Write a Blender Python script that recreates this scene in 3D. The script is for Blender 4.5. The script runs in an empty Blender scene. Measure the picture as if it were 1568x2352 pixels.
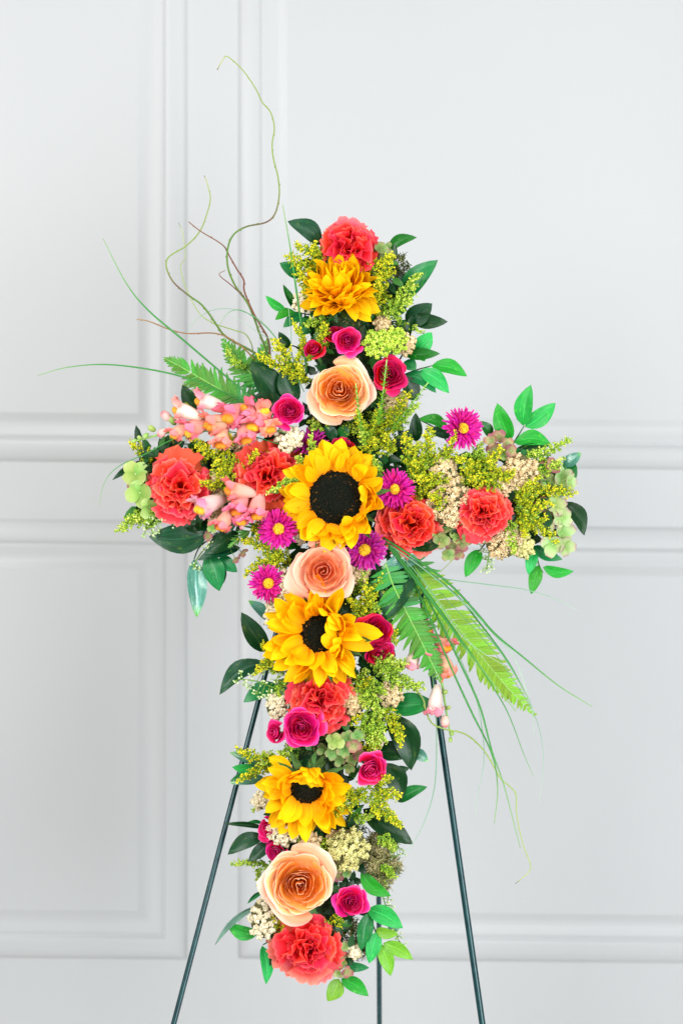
import bpy, math, random
from mathutils import Vector, Matrix, noise
R = math.radians
PI = math.pi
sc = bpy.context.scene
col = sc.collection

# ------------------------------------------------------------------ camera, world, lamps, exposure
DIST = 3.2                    # camera to the plane of the floral cross
S = 1.44 / 2352.0             # metres per photo unit (photo taken as 1568 x 2352) at that plane
ZC = 1.30                     # height of the camera
cd = bpy.data.cameras.new('camera'); cam = bpy.data.objects.new('camera', cd); col.objects.link(cam)
cam.location = (0, -DIST, ZC); cam.rotation_euler = (R(90), 0, 0)
cd.sensor_fit = 'VERTICAL'; cd.sensor_height = 36; cd.sensor_width = 24; cd.lens = 36 * DIST / 1.44
cd.clip_end = 60; cd.clip_start = 0.05
cd.dof.use_dof = True; cd.dof.focus_distance = DIST - 0.06; cd.dof.aperture_fstop = 2.8
sc.camera = cam
w = bpy.data.worlds.new('World'); sc.world = w; w.use_nodes = True
bg = w.node_tree.nodes['Background']; bg.inputs[0].default_value = (0.95, 0.97, 1.0, 1); bg.inputs[1].default_value = 0.34
def lamp(name, loc, target, sx, sy, power, colr):
    l = bpy.data.lights.new(name, 'AREA'); l.shape = 'RECTANGLE'; l.size = sx; l.size_y = sy; l.energy = power; l.color = colr
    o = bpy.data.objects.new(name, l); col.objects.link(o); o.location = loc
    d = Vector(target) - Vector(loc); o.rotation_euler = d.to_track_quat('-Z', 'Y').to_euler()
lamp('window_light', (-1.3, -1.75, 2.0), (0, 0, 1.12), 1.1, 1.3, 41, (1.0, 0.985, 0.96))
lamp('overhead_softbox', (0.75, -1.5, 2.75), (0.05, 0.0, 1.3), 1.1, 0.9, 13, (1.0, 0.97, 0.93))  # added softbox above the cross, not a fixture of the room
lamp('right_fill_light', (1.25, -1.9, 1.0), (0, 0, 0.95), 1.1, 1.5, 41, (0.93, 0.965, 1.0))  # added fill from the right, lifts the lower blooms and wall
vs = sc.view_settings; vs.view_transform = 'Standard'; vs.look = 'None'; vs.exposure = 0.42; vs.gamma = 1; vs.use_curve_mapping = False
sc.cycles.max_bounces = 8; sc.cycles.transparent_max_bounces = 4

def P(x, y, d=0.0):
    """a point seen at photo position x, y lying d metres in front of the cross plane"""
    k = (DIST - d) / DIST
    return Vector(((x - 784) * S * k, -d, ZC + (1176 - y) * S * k))

# ------------------------------------------------------------------ helpers
rng = random.Random(7)
def prop(o, label=None, cat=None, group=None, kind=None):
    if label: o['label'] = label
    if cat: o['category'] = cat
    if group: o['group'] = group
    if kind: o['kind'] = kind
    return o
def mesh(name, vs_, fs, mat=None, uvs=None, rnd=None, smooth=True):
    me = bpy.data.meshes.new(name); me.from_pydata([tuple(v) for v in vs_], [], fs); 
    if uvs is not None:
        uv = me.uv_layers.new(name='uv'); dat = []
        for lp in me.loops: dat.extend(uvs[lp.vertex_index])
        uv.data.foreach_set('uv', dat)
    if rnd is not None:
        at = me.attributes.new('rnd', 'FLOAT', 'POINT'); at.data.foreach_set('value', rnd)
    if smooth: me.polygons.foreach_set('use_smooth', [True] * len(me.polygons))
    if mat: me.materials.append(mat)
    me.update()
    return me
def ob(name, me, parent=None, mx=None):
    o = bpy.data.objects.new(name, me); col.objects.link(o)
    if parent: o.parent = parent
    if mx is not None: o.matrix_basis = mx
    return o
def root(name, mx, label, cat, group=None):
    o = bpy.data.objects.new(name, None); col.objects.link(o); o.empty_display_size = 0.02
    o.matrix_basis = mx
    return prop(o, label, cat, group)
def frame(pos, facing, spin=0.0, sc_=1.0):
    q = Vector(facing).normalized().to_track_quat('Z', 'Y')
    return Matrix.Translation(pos) @ q.to_matrix().to_4x4() @ Matrix.Rotation(spin, 4, 'Z') @ Matrix.Scale(sc_, 4)
def sheet(nu, nv, fn, layer=None):
    V = []; F = []; U = []
    for j in range(nv + 1):
        for i in range(nu + 1):
            u = -1 + 2 * i / nu; v = j / nv
            V.append(fn(u, v)); U.append(((u + 1) / 2, v))
    for j in range(nv):
        for i in range(nu):
            a = j * (nu + 1) + i
            F.append((a, a + 1, a + nu + 2, a + nu + 1))
    return V, F, U
def sheet_mesh(name, nu, nv, fn, mat, layer=0.0):
    V, F, U = sheet(nu, nv, fn)
    return mesh(name, V, F, mat, U, [layer] * len(V))
def spline(pts, n=6):
    out = []
    q = [pts[0] * 2 - pts[1]] + pts + [pts[-1] * 2 - pts[-2]]
    for i in range(1, len(q) - 2):
        p0, p1, p2, p3 = q[i - 1], q[i], q[i + 1], q[i + 2]
        for k in range(n):
            t = k / n
            out.append(0.5 * ((2 * p1) + (p2 - p0) * t + (2 * p0 - 5 * p1 + 4 * p2 - p3) * t * t + (3 * p1 - p0 - 3 * p2 + p3) * t ** 3))
    out.append(pts[-1]); return out
def tube_data(pts, rad, sides=6, V=None, F=None, U=None, rn=None, rv=0.5, flat=1.0):
    V = [] if V is None else V; F = [] if F is None else F; U = [] if U is None else U
    n = len(pts); b0 = len(V); up = Vector((0.13, -0.9, 0.31))
    for i, p in enumerate(pts):
        t = (pts[min(i + 1, n - 1)] - pts[max(i - 1, 0)]).normalized()
        a = t.cross(up)
        a = a.normalized() if a.length > 1e-4 else Vector((1, 0, 0))
        b = a.cross(t).normalized(); up = b
        r = rad(i / (n - 1)) if callable(rad) else rad
        for k in range(sides):
            th = 2 * PI * k / sides
            V.append(p + a * (math.cos(th) * r) + b * (math.sin(th) * r * flat)); U.append((k / sides, i / (n - 1)))
            if rn is not None: rn.append(rv)
    for i in range(n - 1):
        for k in range(sides):
            a_ = b0 + i * sides + k; b_ = b0 + i * sides + (k + 1) % sides
            F.append((a_, b_, b_ + sides, a_ + sides))
    F.append(tuple(b0 + k for k in range(sides))[::-1]); F.append(tuple(b0 + (n - 1) * sides + k for k in range(sides)))
    return V, F, U
def tube(name, pts, rad, mat, sides=6, parent=None, flat=1.0, smooth=True):
    V, F, U = tube_data(pts, rad, sides, flat=flat)
    return ob(name, mesh(name, V, F, mat, U, [0.5] * len(V), smooth), parent)
g_ = (1 + 5 ** .5) / 2
ICO_V = [Vector(v).normalized() for v in [(-1, g_, 0), (1, g_, 0), (-1, -g_, 0), (1, -g_, 0), (0, -1, g_), (0, 1, g_), (0, -1, -g_), (0, 1, -g_), (g_, 0, -1), (g_, 0, 1), (-g_, 0, -1), (-g_, 0, 1)]]
ICO_F = [(0, 11, 5), (0, 5, 1), (0, 1, 7), (0, 7, 10), (0, 10, 11), (1, 5, 9), (5, 11, 4), (11, 10, 2), (10, 7, 6), (7, 1, 8), (3, 9, 4), (3, 4, 2), (3, 2, 6), (3, 6, 8), (3, 8, 9), (4, 9, 5), (2, 4, 11), (6, 2, 10), (8, 6, 7), (9, 8, 1)]
OCT_V = [Vector(v) for v in [(1, 0, 0), (-1, 0, 0), (0, 1, 0), (0, -1, 0), (0, 0, 1), (0, 0, -1)]]
OCT_F = [(0, 2, 4), (2, 1, 4), (1, 3, 4), (3, 0, 4), (2, 0, 5), (1, 2, 5), (3, 1, 5), (0, 3, 5)]
def blobs(pts, mat, name, r, jit=0.25, octa=False, seed=1):
    """pts: list of (centre, size factor, colour value)"""
    q = random.Random(seed); V = []; F = []; rn = []
    BV, BF = (OCT_V, OCT_F) if octa else (ICO_V, ICO_F)
    for c, s, cv in pts:
        b = len(V)
        for v in BV:
            V.append(c + v * (r * s * (1 + q.uniform(-jit, jit)))); rn.append(cv)
        F.extend([(a + b, d + b, e + b) for a, d, e in BF])
    return mesh(name, V, F, mat, None, rn, True)

# ------------------------------------------------------------------ materials
def nt(name):
    m = bpy.data.materials.new(name); m.use_nodes = True; t = m.node_tree
    return m, t, t.nodes['Principled BSDF'], t.nodes['Material Output']
def ramp(t, src, stops, interp='LINEAR'):
    n = t.nodes.new('ShaderNodeValToRGB'); n.color_ramp.interpolation = interp
    el = n.color_ramp.elements
    while len(el) < len(stops): el.new(0.5)
    for e, (p, c) in zip(el, stops): e.position = p; e.color = (c[0], c[1], c[2], 1)
    t.links.new(src, n.inputs[0]); return n.outputs[0]
def mix(t, f, a, b, mode='MIX'):
    n = t.nodes.new('ShaderNodeMix'); n.data_type = 'RGBA'; n.blend_type = mode
    for s, v in ((n.inputs[0], f), (n.inputs[6], a), (n.inputs[7], b)):
        if hasattr(v, 'links'): t.links.new(v, s)
        else: s.default_value = v if not isinstance(v, (tuple, list)) else (v[0], v[1], v[2], 1)
    return n.outputs[2]
def uvxy(t):
    a = t.nodes.new('ShaderNodeUVMap'); a.uv_map = 'uv'
    s = t.nodes.new('ShaderNodeSeparateXYZ'); t.links.new(a.outputs[0], s.inputs[0]); return a.outputs[0], s.outputs[0], s.outputs[1]
def attr(t, n='rnd'):
    a = t.nodes.new('ShaderNodeAttribute'); a.attribute_name = n; return a.outputs['Fac']
def math_(t, op, a, b=0.0):
    n = t.nodes.new('ShaderNodeMath'); n.operation = op
    for s, v in ((n.inputs[0], a), (n.inputs[1], b)):
        if hasattr(v, 'links'): t.links.new(v, s)
        else: s.default_value = v
    return n.outputs[0]
def tex(t, kind, vec, **kw):
    n = t.nodes.new(kind)
    for k, v in kw.items(): n.inputs[k].default_value = v
    if vec is not None: t.links.new(vec, n.inputs['Vector'])
    return n
def scaled(t, vec, s):
    n = t.nodes.new('ShaderNodeMapping'); n.inputs['Scale'].default_value = s; t.links.new(vec, n.inputs[0]); return n.outputs[0]
def finish(t, bs, out, colr, rough, trans, spec=0.4, bump=None, bstr=0.3, coat=0.0, tboost=1.0):
    if hasattr(colr, 'links'): t.links.new(colr, bs.inputs['Base Color'])
    else: bs.inputs['Base Color'].default_value = (*colr, 1)
    bs.inputs['Roughness'].default_value = rough; bs.inputs['Specular IOR Level'].default_value = spec
    bs.inputs['Coat Weight'].default_value = coat; bs.inputs['Coat Roughness'].default_value = 0.15
    if bump is not None:
        b = t.nodes.new('ShaderNodeBump'); b.inputs['Strength'].default_value = bstr; b.inputs['Distance'].default_value = 0.002
        t.links.new(bump, b.inputs['Height']); t.links.new(b.outputs[0], bs.inputs['Normal'])
    if trans > 0:
        tr = t.nodes.new('ShaderNodeBsdfTranslucent'); ms = t.nodes.new('ShaderNodeMixShader'); ms.inputs[0].default_value = trans
        if hasattr(colr, 'links'): t.links.new(colr, tr.inputs[0])
        else: tr.inputs[0].default_value = (*colr, 1)
        t.links.new(bs.outputs[0], ms.inputs[1]); t.links.new(tr.outputs[0], ms.inputs[2]); t.links.new(ms.outputs[0], out.inputs[0])
def petal_mat(name, along, var=None, trans=0.3, rough=0.6, streak=(9, 1.2, 1), sstr=0.25, layer=None, edge=None, hsv=0.03, spec=0.12, sdark=(0.55, 0.5, 0.5)):
    """along: colour stops from base to tip; layer: stops over the ring a petal belongs to, mixed in; edge: colour at the rim"""
    m, t, bs, out = nt(name)
    uv, ux, uy = uvxy(t)
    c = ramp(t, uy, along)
    if layer: c = mix(t, 0.65, c, ramp(t, attr(t), layer))
    nz = tex(t, 'ShaderNodeTexNoise', scaled(t, uv, streak), Scale=3.0, Detail=3.0)
    c = mix(t, sstr, c, ramp(t, nz.outputs[0], [(0.3, sdark), (0.7, (1, 1, 1))]), 'MULTIPLY')
    if edge:
        e = ramp(t, uy, [(0.86, (0, 0, 0)), (1.0, (1, 1, 1))]); c = mix(t, e, c, edge)
    oi = t.nodes.new('ShaderNodeObjectInfo')
    h = t.nodes.new('ShaderNodeHueSaturation'); t.links.new(c, h.inputs['Color'])
    t.links.new(math_(t, 'ADD', math_(t, 'MULTIPLY', oi.outputs['Random'], hsv), 0.5 - hsv / 2), h.inputs['Hue'])
    t.links.new(math_(t, 'ADD', math_(t, 'MULTIPLY', oi.outputs['Random'], 0.2), 0.90), h.inputs['Value'])
    finish(t, bs, out, h.outputs[0], rough, trans * .6, spec, nz.outputs[0], 0.25)
    return m
M = {}
M['sun_petal'] = petal_mat('sunflower_petal', [(0, (0.90, 0.34, 0.002)), (0.3, (1.0, 0.55, 0.001)), (1, (1.0, 0.67, 0.004))], trans=0.6, streak=(16, 0.7, 1), sstr=0.4, sdark=(1, .80, .5), hsv=0.012)
M['peach'] = petal_mat('peach_rose_petal', [(0, (0.90, 0.24, 0.015)), (0.6, (1.0, 0.42, 0.07)), (1, (1.0, 0.64, 0.33))], layer=[(0, (0.97, 0.30, 0.015)), (0.5, (1.0, 0.40, 0.025)), (0.72, (1.0, 0.50, 0.16)), (0.9, (1.0, 0.50, 0.29)), (1, (0.97, 0.35, 0.29))], trans=0.34, sstr=0.14, edge=(1.0, 0.76, 0.60), hsv=0.01)
M['salmon'] = petal_mat('salmon_rose_petal', [(0, (0.92, 0.30, 0.11)), (0.6, (0.96, 0.44, 0.24)), (1, (0.98, 0.62, 0.45))], layer=[(0, (0.93, 0.20, 0.06)), (0.45, (0.98, 0.38, 0.15)), (0.7, (1.0, 0.52, 0.32)), (1, (0.97, 0.40, 0.31))], trans=0.34, sstr=0.14, edge=(0.97, 0.62, 0.48), hsv=0.01)
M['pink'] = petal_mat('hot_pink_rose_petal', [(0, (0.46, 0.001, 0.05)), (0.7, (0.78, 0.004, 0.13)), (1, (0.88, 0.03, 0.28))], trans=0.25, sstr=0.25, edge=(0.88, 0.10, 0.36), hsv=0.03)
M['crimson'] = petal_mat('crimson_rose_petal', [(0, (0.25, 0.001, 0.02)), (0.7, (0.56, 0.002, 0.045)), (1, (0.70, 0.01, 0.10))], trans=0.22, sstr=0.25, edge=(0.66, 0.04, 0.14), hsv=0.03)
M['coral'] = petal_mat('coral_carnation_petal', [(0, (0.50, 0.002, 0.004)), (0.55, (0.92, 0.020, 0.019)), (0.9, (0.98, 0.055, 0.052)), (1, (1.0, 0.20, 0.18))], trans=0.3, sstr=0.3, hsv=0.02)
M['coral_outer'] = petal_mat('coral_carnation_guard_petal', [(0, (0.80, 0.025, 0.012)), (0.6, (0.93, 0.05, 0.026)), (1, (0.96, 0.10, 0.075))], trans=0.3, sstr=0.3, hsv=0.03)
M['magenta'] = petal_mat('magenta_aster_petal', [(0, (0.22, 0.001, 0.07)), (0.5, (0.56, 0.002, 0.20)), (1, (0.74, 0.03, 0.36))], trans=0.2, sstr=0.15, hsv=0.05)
M['plum'] = petal_mat('plum_aster_petal', [(0, (0.25, 0.0, 0.09)), (0.6, (0.42, 0.004, 0.20)), (1, (0.56, 0.04, 0.34))], trans=0.2, sstr=0.15, hsv=0.05)
M['snap'] = petal_mat('snapdragon_petal', [(0, (0.88, 0.60, 0.52)), (0.45, (0.95, 0.36, 0.26)), (0.8, (0.90, 0.15, 0.17)), (1, (0.93, 0.30, 0.36))], trans=0.35, sstr=0.2, hsv=0.06)
M['snap_pale'] = petal_mat('pale_snapdragon_petal', [(0, (0.88, 0.80, 0.68)), (0.5, (0.92, 0.62, 0.58)), (1, (0.88, 0.22, 0.30))], trans=0.35, sstr=0.2, hsv=0.06)
M['palate'] = petal_mat('snapdragon_palate', [(0, (0.98, 0.50, 0.03)), (0.5, (0.96, 0.34, 0.05)), (1, (0.93, 0.22, 0.10))], trans=0.2, sstr=0.3, hsv=0.04)
M['hyd_green'] = petal_mat('green_hydrangea_petal', [(0, (0.20, 0.42, 0.07)), (0.6, (0.40, 0.60, 0.16)), (1, (0.52, 0.66, 0.26))], trans=0.35, sstr=0.3, hsv=0.05)
M['hyd_pale'] = petal_mat('pale_hydrangea_petal', [(0, (0.26, 0.48, 0.10)), (0.6, (0.50, 0.64, 0.28)), (0.88, (0.52, 0.54, 0.32)), (1, (0.42, 0.16, 0.22))], trans=0.35, sstr=0.3, hsv=0.06)
M['hyd_mauve'] = petal_mat('mauve_hydrangea_petal', [(0, (0.26, 0.36, 0.10)), (0.5, (0.42, 0.30, 0.17)), (1, (0.40, 0.10, 0.13))], trans=0.3, sstr=0.35, hsv=0.10)
M['hyd_olive'] = petal_mat('olive_hydrangea_petal', [(0, (0.14, 0.28, 0.06)), (0.7, (0.30, 0.42, 0.14)), (1, (0.38, 0.28, 0.17))], trans=0.3, sstr=0.35, hsv=0.08)
def leaf_mat(name, c0, c1, rough=0.33, trans=0.12, spec=0.5, tip=None, coat=0.0):
    m, t, bs, out = nt(name)
    uv, ux, uy = uvxy(t)
    vein = tex(t, 'ShaderNodeTexNoise', scaled(t, uv, (16, 0.9, 1)), Scale=2.2, Detail=2.0)
    blot = tex(t, 'ShaderNodeTexNoise', scaled(t, uv, (2, 3, 1)), Scale=2.0, Detail=4.0)
    c = mix(t, ramp(t, vein.outputs[0], [(0.35, (0, 0, 0)), (0.65, (1, 1, 1))]), c0, c1)
    c = mix(t, 0.35, c, ramp(t, blot.outputs[0], [(0.3, (0.5, 0.55, 0.5)), (0.7, (1.1, 1.1, 1.1))]), 'MULTIPLY')
    mid = ramp(t, math_(t, 'ABSOLUTE', math_(t, 'SUBTRACT', ux, 0.5)), [(0.0, (1, 1, 1)), (0.035, (0, 0, 0))])
    c = mix(t, math_(t, 'MULTIPLY', mid, 0.35), c, tuple(min(1, x * 1.8 + 0.02) for x in c1))
    oi0 = t.nodes.new('ShaderNodeObjectInfo'); cb = t.nodes.new('ShaderNodeVectorMath'); cb.operation = 'ADD'; t.links.new(uv, cb.inputs[0]); t.links.new(math_(t, 'MULTIPLY', oi0.outputs['Random'], 37.0), cb.inputs[1])
    sp_ = tex(t, 'ShaderNodeTexNoise', cb.outputs[0], Scale=7.0, Detail=4.0)
    c = mix(t, math_(t, 'MULTIPLY', ramp(t, sp_.outputs[0], [(0.60, (0, 0, 0)), (0.72, (1, 1, 1))]), 0.45), c, tuple(min(1, x * 1.6 + k_) for x, k_ in zip(c1, (.10, .06, .0))))
    if tip: c = mix(t, ramp(t, uy, [(0.78, (0, 0, 0)), (1.0, (1, 1, 1))]), c, tip)
    oi = t.nodes.new('ShaderNodeObjectInfo'); h = t.nodes.new('ShaderNodeHueSaturation'); t.links.new(c, h.inputs['Color'])
    t.links.new(math_(t, 'ADD', math_(t, 'MULTIPLY', oi.outputs['Random'], 0.04), 0.48), h.inputs['Hue'])
    t.links.new(math_(t, 'ADD', math_(t, 'MULTIPLY', oi.outputs['Random'], 0.5), 0.75), h.inputs['Value'])
    finish(t, bs, out, h.outputs[0], rough, trans, spec, vein.outputs[0], 0.15, coat)
    return m
M['leaf_dark'] = leaf_mat('dark_green_leaf', (0.002, 0.030, 0.009), (0.005, 0.066, 0.016), rough=0.33, spec=0.35)
M['leaf_mid'] = leaf_mat('mid_green_leaf', (0.004, 0.12, 0.022), (0.010, 0.20, 0.034), trans=0.15, spec=.35)
M['leaf_bright'] = leaf_mat('bright_green_leaf', (0.006, 0.27, 0.030), (0.03, 0.42, 0.045), trans=0.2, rough=0.4, spec=.3)
M['leaf_lime'] = leaf_mat('lime_green_leaf', (0.10, 0.44, 0.02), (0.26, 0.58, 0.035), trans=0.35, rough=0.4)
M['leaf_sheen'] = leaf_mat('blue_sheen_leaf', (0.03, 0.17, 0.10), (0.12, 0.34, 0.26), rough=0.16, spec=0.9, tip=(0.12, 0.42, 0.03), coat=0.5)  # pale blue sheen of reflected light mixed into the base colour
M['leaf_euca'] = leaf_mat('eucalyptus_leaf', (0.16, 0.34, 0.27), (0.26, 0.46, 0.38), rough=0.5, trans=0.15)
M['fern'] = leaf_mat('fern_leaflet', (0.035, 0.26, 0.02), (0.15, 0.45, 0.045), trans=0.4, rough=0.45)
M['fern_dark'] = leaf_mat('dark_fern_leaflet', (0.015, 0.20, 0.025), (0.05, 0.36, 0.045), trans=0.3, rough=0.45)
M['fern_lime'] = leaf_mat('lime_fern_leaflet', (0.17, 0.43, 0.02), (0.36, 0.62, 0.06), trans=0.35, rough=0.45, spec=.3)
M['sepal'] = leaf_mat('sepal_green', (0.05, 0.16, 0.035), (0.13, 0.27, 0.08), rough=0.7, spec=.15)
def rnd_mat(name, stops, rough=0.7, trans=0.0, spec=0.2, noise_s=0):
    m, t, bs, out = nt(name)
    c = ramp(t, attr(t), stops)
    if noise_s:
        tc = t.nodes.new('ShaderNodeTexCoord')
        nz = tex(t, 'ShaderNodeTexNoise', tc.outputs['Object'], Scale=noise_s, Detail=3.0)
        c = mix(t, 0.6, c, ramp(t, nz.outputs[0], [(0.35, (0.45, 0.4, 0.35)), (0.65, (1.15, 1.15, 1.1))]), 'MULTIPLY')
    finish(t, bs, out, c, rough, trans, spec)
    return m
M['gold'] = rnd_mat('yellow_goldenrod_floret', [(0, (0.10, 0.26, 0.02)), (0.35, (0.32, 0.46, 0.02)), (0.65, (0.74, 0.68, 0.012)), (1, (1.0, 0.88, 0.05))], trans=0.2)
M['lime'] = rnd_mat('lime_goldenrod_floret', [(0, (0.08, 0.26, 0.02)), (0.4, (0.32, 0.54, 0.04)), (0.75, (0.62, 0.76, 0.08)), (1, (0.90, 0.94, 0.26))], trans=0.2)
M['gold_stem'] = rnd_mat('goldenrod_stem', [(0, (0.12, 0.30, 0.04)), (1, (0.30, 0.46, 0.07))])
M['tan'] = rnd_mat('tan_yarrow_floret', [(0, (0.22, 0.14, 0.055)), (0.4, (0.52, 0.36, 0.17)), (0.8, (0.78, 0.62, 0.36)), (1, (0.86, 0.76, 0.52))], trans=0.1)
M['cream'] = rnd_mat('cream_yarrow_floret', [(0, (0.24, 0.24, 0.10)), (0.35, (0.64, 0.54, 0.32)), (0.7, (0.84, 0.76, 0.54)), (1, (0.92, 0.86, 0.70))], trans=0.1)
M['greeny'] = rnd_mat('green_yarrow_floret', [(0, (0.16, 0.20, 0.04)), (0.4, (0.48, 0.46, 0.16)), (0.8, (0.76, 0.70, 0.28)), (1, (0.86, 0.80, 0.46))], trans=0.1)
M['yarrow_core'] = rnd_mat('yarrow_core', [(0, (0.10, 0.10, 0.035)), (1, (0.14, 0.13, 0.05))], noise_s=300)
M['seed'] = rnd_mat('eucalyptus_seed', [(0, (0.34, 0.50, 0.20)), (1, (0.66, 0.76, 0.44))], rough=0.5)
M['moss'] = rnd_mat('moss_strand', [(0, (0.06, 0.10, 0.02)), (0.5, (0.20, 0.22, 0.06)), (1, (0.50, 0.42, 0.20))])
M['filler'] = rnd_mat('filler_leaf', [(0, (0.004, 0.03, 0.008)), (0.6, (0.012, 0.09, 0.018)), (1, (0.06, 0.24, 0.03))], rough=0.4, trans=0.15, spec=0.4)
M['foam'] = rnd_mat('floral_foam', [(0, (0.02, 0.06, 0.02)), (1, (0.05, 0.10, 0.035))], noise_s=60)
M['disc'] = rnd_mat('sunflower_disc_floret', [(0, (0.002, 0.007, 0.003)), (0.45, (0.006, 0.008, 0.003)), (0.78, (0.045, 0.020, 0.004)), (1, (0.24, 0.10, 0.012))], rough=0.8)
M['aster_eye'] = rnd_mat('aster_eye_floret', [(0, (0.34, 0.22, 0.01)), (0.5, (0.78, 0.40, 0.01)), (1, (0.92, 0.66, 0.05))])
def grad_mat(name, stops, rough=0.5, spec=0.3):
    m, t, bs, out = nt(name); uv, ux, uy = uvxy(t)
    c = ramp(t, uy, stops)
    nz = tex(t, 'ShaderNodeTexNoise', scaled(t, uv, (2, 30, 1)), Scale=2.0, Detail=2.0)
    c = mix(t, 0.4, c, ramp(t, nz.outputs[0], [(0.35, (0.6, 0.55, 0.5)), (0.6, (1, 1, 1))]), 'MULTIPLY')
    finish(t, bs, out, c, rough, 0, spec); return m
M['willow_green'] = grad_mat('green_willow_bark', [(0, (0.10, 0.06, 0.05)), (0.02, (0.40, 0.46, 0.14)), (0.1, (0.24, 0.34, 0.04)), (0.45, (0.20, 0.30, 0.05)), (0.56, (0.14, 0.07, 0.05)), (0.64, (0.09, 0.20, 0.025)), (1, (0.08, 0.13, 0.02))])
M['willow_brown'] = grad_mat('brown_willow_bark', [(0, (0.20, 0.10, 0.05)), (0.5, (0.18, 0.055, 0.04)), (1, (0.12, 0.07, 0.03))])
M['willow_tan'] = grad_mat('tan_willow_bark', [(0, (0.34, 0.20, 0.06)), (0.5, (0.26, 0.13, 0.06)), (1, (0.2, 0.15, 0.04))])
M['willow_pale'] = grad_mat('pale_willow_bark', [(0, (0.16, 0.12, 0.10)), (0.06, (0.40, 0.50, 0.16)), (0.6, (0.26, 0.38, 0.06)), (1, (0.20, 0.26, 0.08))])
M['grass'] = grad_mat('bear_grass_blade', [(0, (0.26, 0.48, 0.16)), (0.3, (0.05, 0.28, 0.05)), (1, (0.03, 0.20, 0.035))])
M['grass_light'] = grad_mat('pale_bear_grass_blade', [(0, (0.46, 0.66, 0.46)), (0.4, (0.22, 0.42, 0.28)), (1, (0.12, 0.34, 0.14))])
M['stem'] = grad_mat('green_stem', [(0, (0.05, 0.16, 0.03)), (1, (0.12, 0.30, 0.06))])
M['stem_dark'] = grad_mat('dark_leaf_stem', [(0, (0.02, 0.06, 0.03)), (1, (0.05, 0.14, 0.04))])
M['stem_lime'] = grad_mat('snapdragon_stem', [(0, (0.22, 0.48, 0.08)), (1, (0.34, 0.60, 0.16))])
def metal():
    m, t, bs, out = nt('easel_green_enamel')
    tc = t.nodes.new('ShaderNodeTexCoord'); nz = tex(t, 'ShaderNodeTexNoise', tc.outputs['Object'], Scale=70.0, Detail=3.0)
    c = ramp(t, nz.outputs[0], [(0.3, (0.001, 0.028, 0.034)), (0.7, (0.004, 0.052, 0.054))])
    finish(t, bs, out, c, 0.22, 0, 0.6, nz.outputs[0], 0.06); bs.inputs['Metallic'].default_value = 0.25; return m
M['metal'] = metal()
def wall_mat(name, c):
    m, t, bs, out = nt(name)
    tc = t.nodes.new('ShaderNodeTexCoord')
    n1 = tex(t, 'ShaderNodeTexNoise', tc.outputs['Object'], Scale=1.6, Detail=3.0)
    n2 = tex(t, 'ShaderNodeTexNoise', tc.outputs['Object'], Scale=260.0, Detail=2.0)
    cc = mix(t, 0.09, c, ramp(t, n1.outputs[0], [(0.3, (0.70, 0.74, 0.80)), (0.7, (1, 1, 0.98))]), 'MULTIPLY')
    finish(t, bs, out, cc, 0.42, 0, 0.35, n2.outputs[0], 0.05); return m
M['wall'] = wall_mat('painted_wall', (0.462, 0.474, 0.479))
M['floor'] = wall_mat('pale_floor', (0.62, 0.60, 0.57))

# ------------------------------------------------------------------ the setting: panelled wall and floor
WD = -0.62
SLOPE = 0.0108
def PW(x, y, h=0.0):
    """point on the wall, h metres proud of it; the woodwork runs slightly out of level"""
    k = (DIST - WD) / DIST
    X = (x - 784) * S * k
    return Vector((X, -WD - h, ZC + (1176 - y) * S * k - SLOPE * X))
PROF = [(0.0, 0.0130), (0.03, 0.0118), (0.12, 0.0062), (0.22, 0.0020), (0.32, 0.0034), (0.42, 0.0075), (0.47, 0.0085), (0.485, 0.0078), (0.50, 0.0058), (0.515, 0.0062), (0.545, 0.0110), (0.57, 0.0150), (0.66, 0.0160), (0.78, 0.0150), (0.90, 0.0115), (0.94, 0.0080), (0.97, 0.0045), (1.0, -0.0010)]
def panel(x0, y0, x1, y1, wall, label):
    """x0..y1: outer edge of the moulding in photo units on the wall"""
    MW = 113.0; V = []; F = []
    for t_, h in PROF:
        o = MW * (1 - t_)
        for X, Y in ((x0 + o, y0 + o), (x1 - o, y0 + o), (x1 - o, y1 - o), (x0 + o, y1 - o)):
            V.append(PW(X, Y, h * .75 if h > 0 else h))
    n = len(PROF)
    for i in range(n - 1):
        for k in range(4):
            a = i * 4 + k; b = i * 4 + (k + 1) % 4
            F.append((a, b, b + 4, a + 4))
    fld = ob('panel', mesh('panel', [PW(x0 + MW, y0 + MW, .00975), PW(x1 - MW, y0 + MW, .00975), PW(x1 - MW, y1 - MW, .00975), PW(x0 + MW, y1 - MW, .00975)], [(0, 1, 2, 3)], M['wall'], smooth=False), wall)
    fld['label'] = label
    me = mesh('panel_moulding', V, F, M['wall'])
    o = ob('panel_moulding', me, fld)
    return fld
xs = [-1500, -520, 430, 545, 2900]
ys = [-1400, 1071, 1207, 2209, 3620]
def strip(name, x0, y0, x1, y1):
    pts = [PW(x0, y0), PW(x1, y0), PW(x1, y1), PW(x0, y1)]
    return mesh(name, pts, [(0, 1, 2, 3)], M['wall'], smooth=False)
wallo = ob('wall', mesh('wall', [PW(x_, y_, -.0008) for x_, y_ in ((-1500, -1400), (2900, -1400), (2900, 3560), (-1500, 3560))], [(0, 1, 2, 3)], M['wall'], smooth=False)); wallo['kind'] = 'structure'
panel(-520, -1300, 431, 1068, wallo, 'upper white panel beside the willow twigs')
panel(547, -1300, 2700, 1071, wallo, 'wide upper white panel')
panel(-520, 1200, 431, 2208, wallo, 'lower white panel with mitred moulding corner')
panel(547, 1203, 2700, 2204, wallo, 'wide lower white panel behind the easel')
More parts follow.
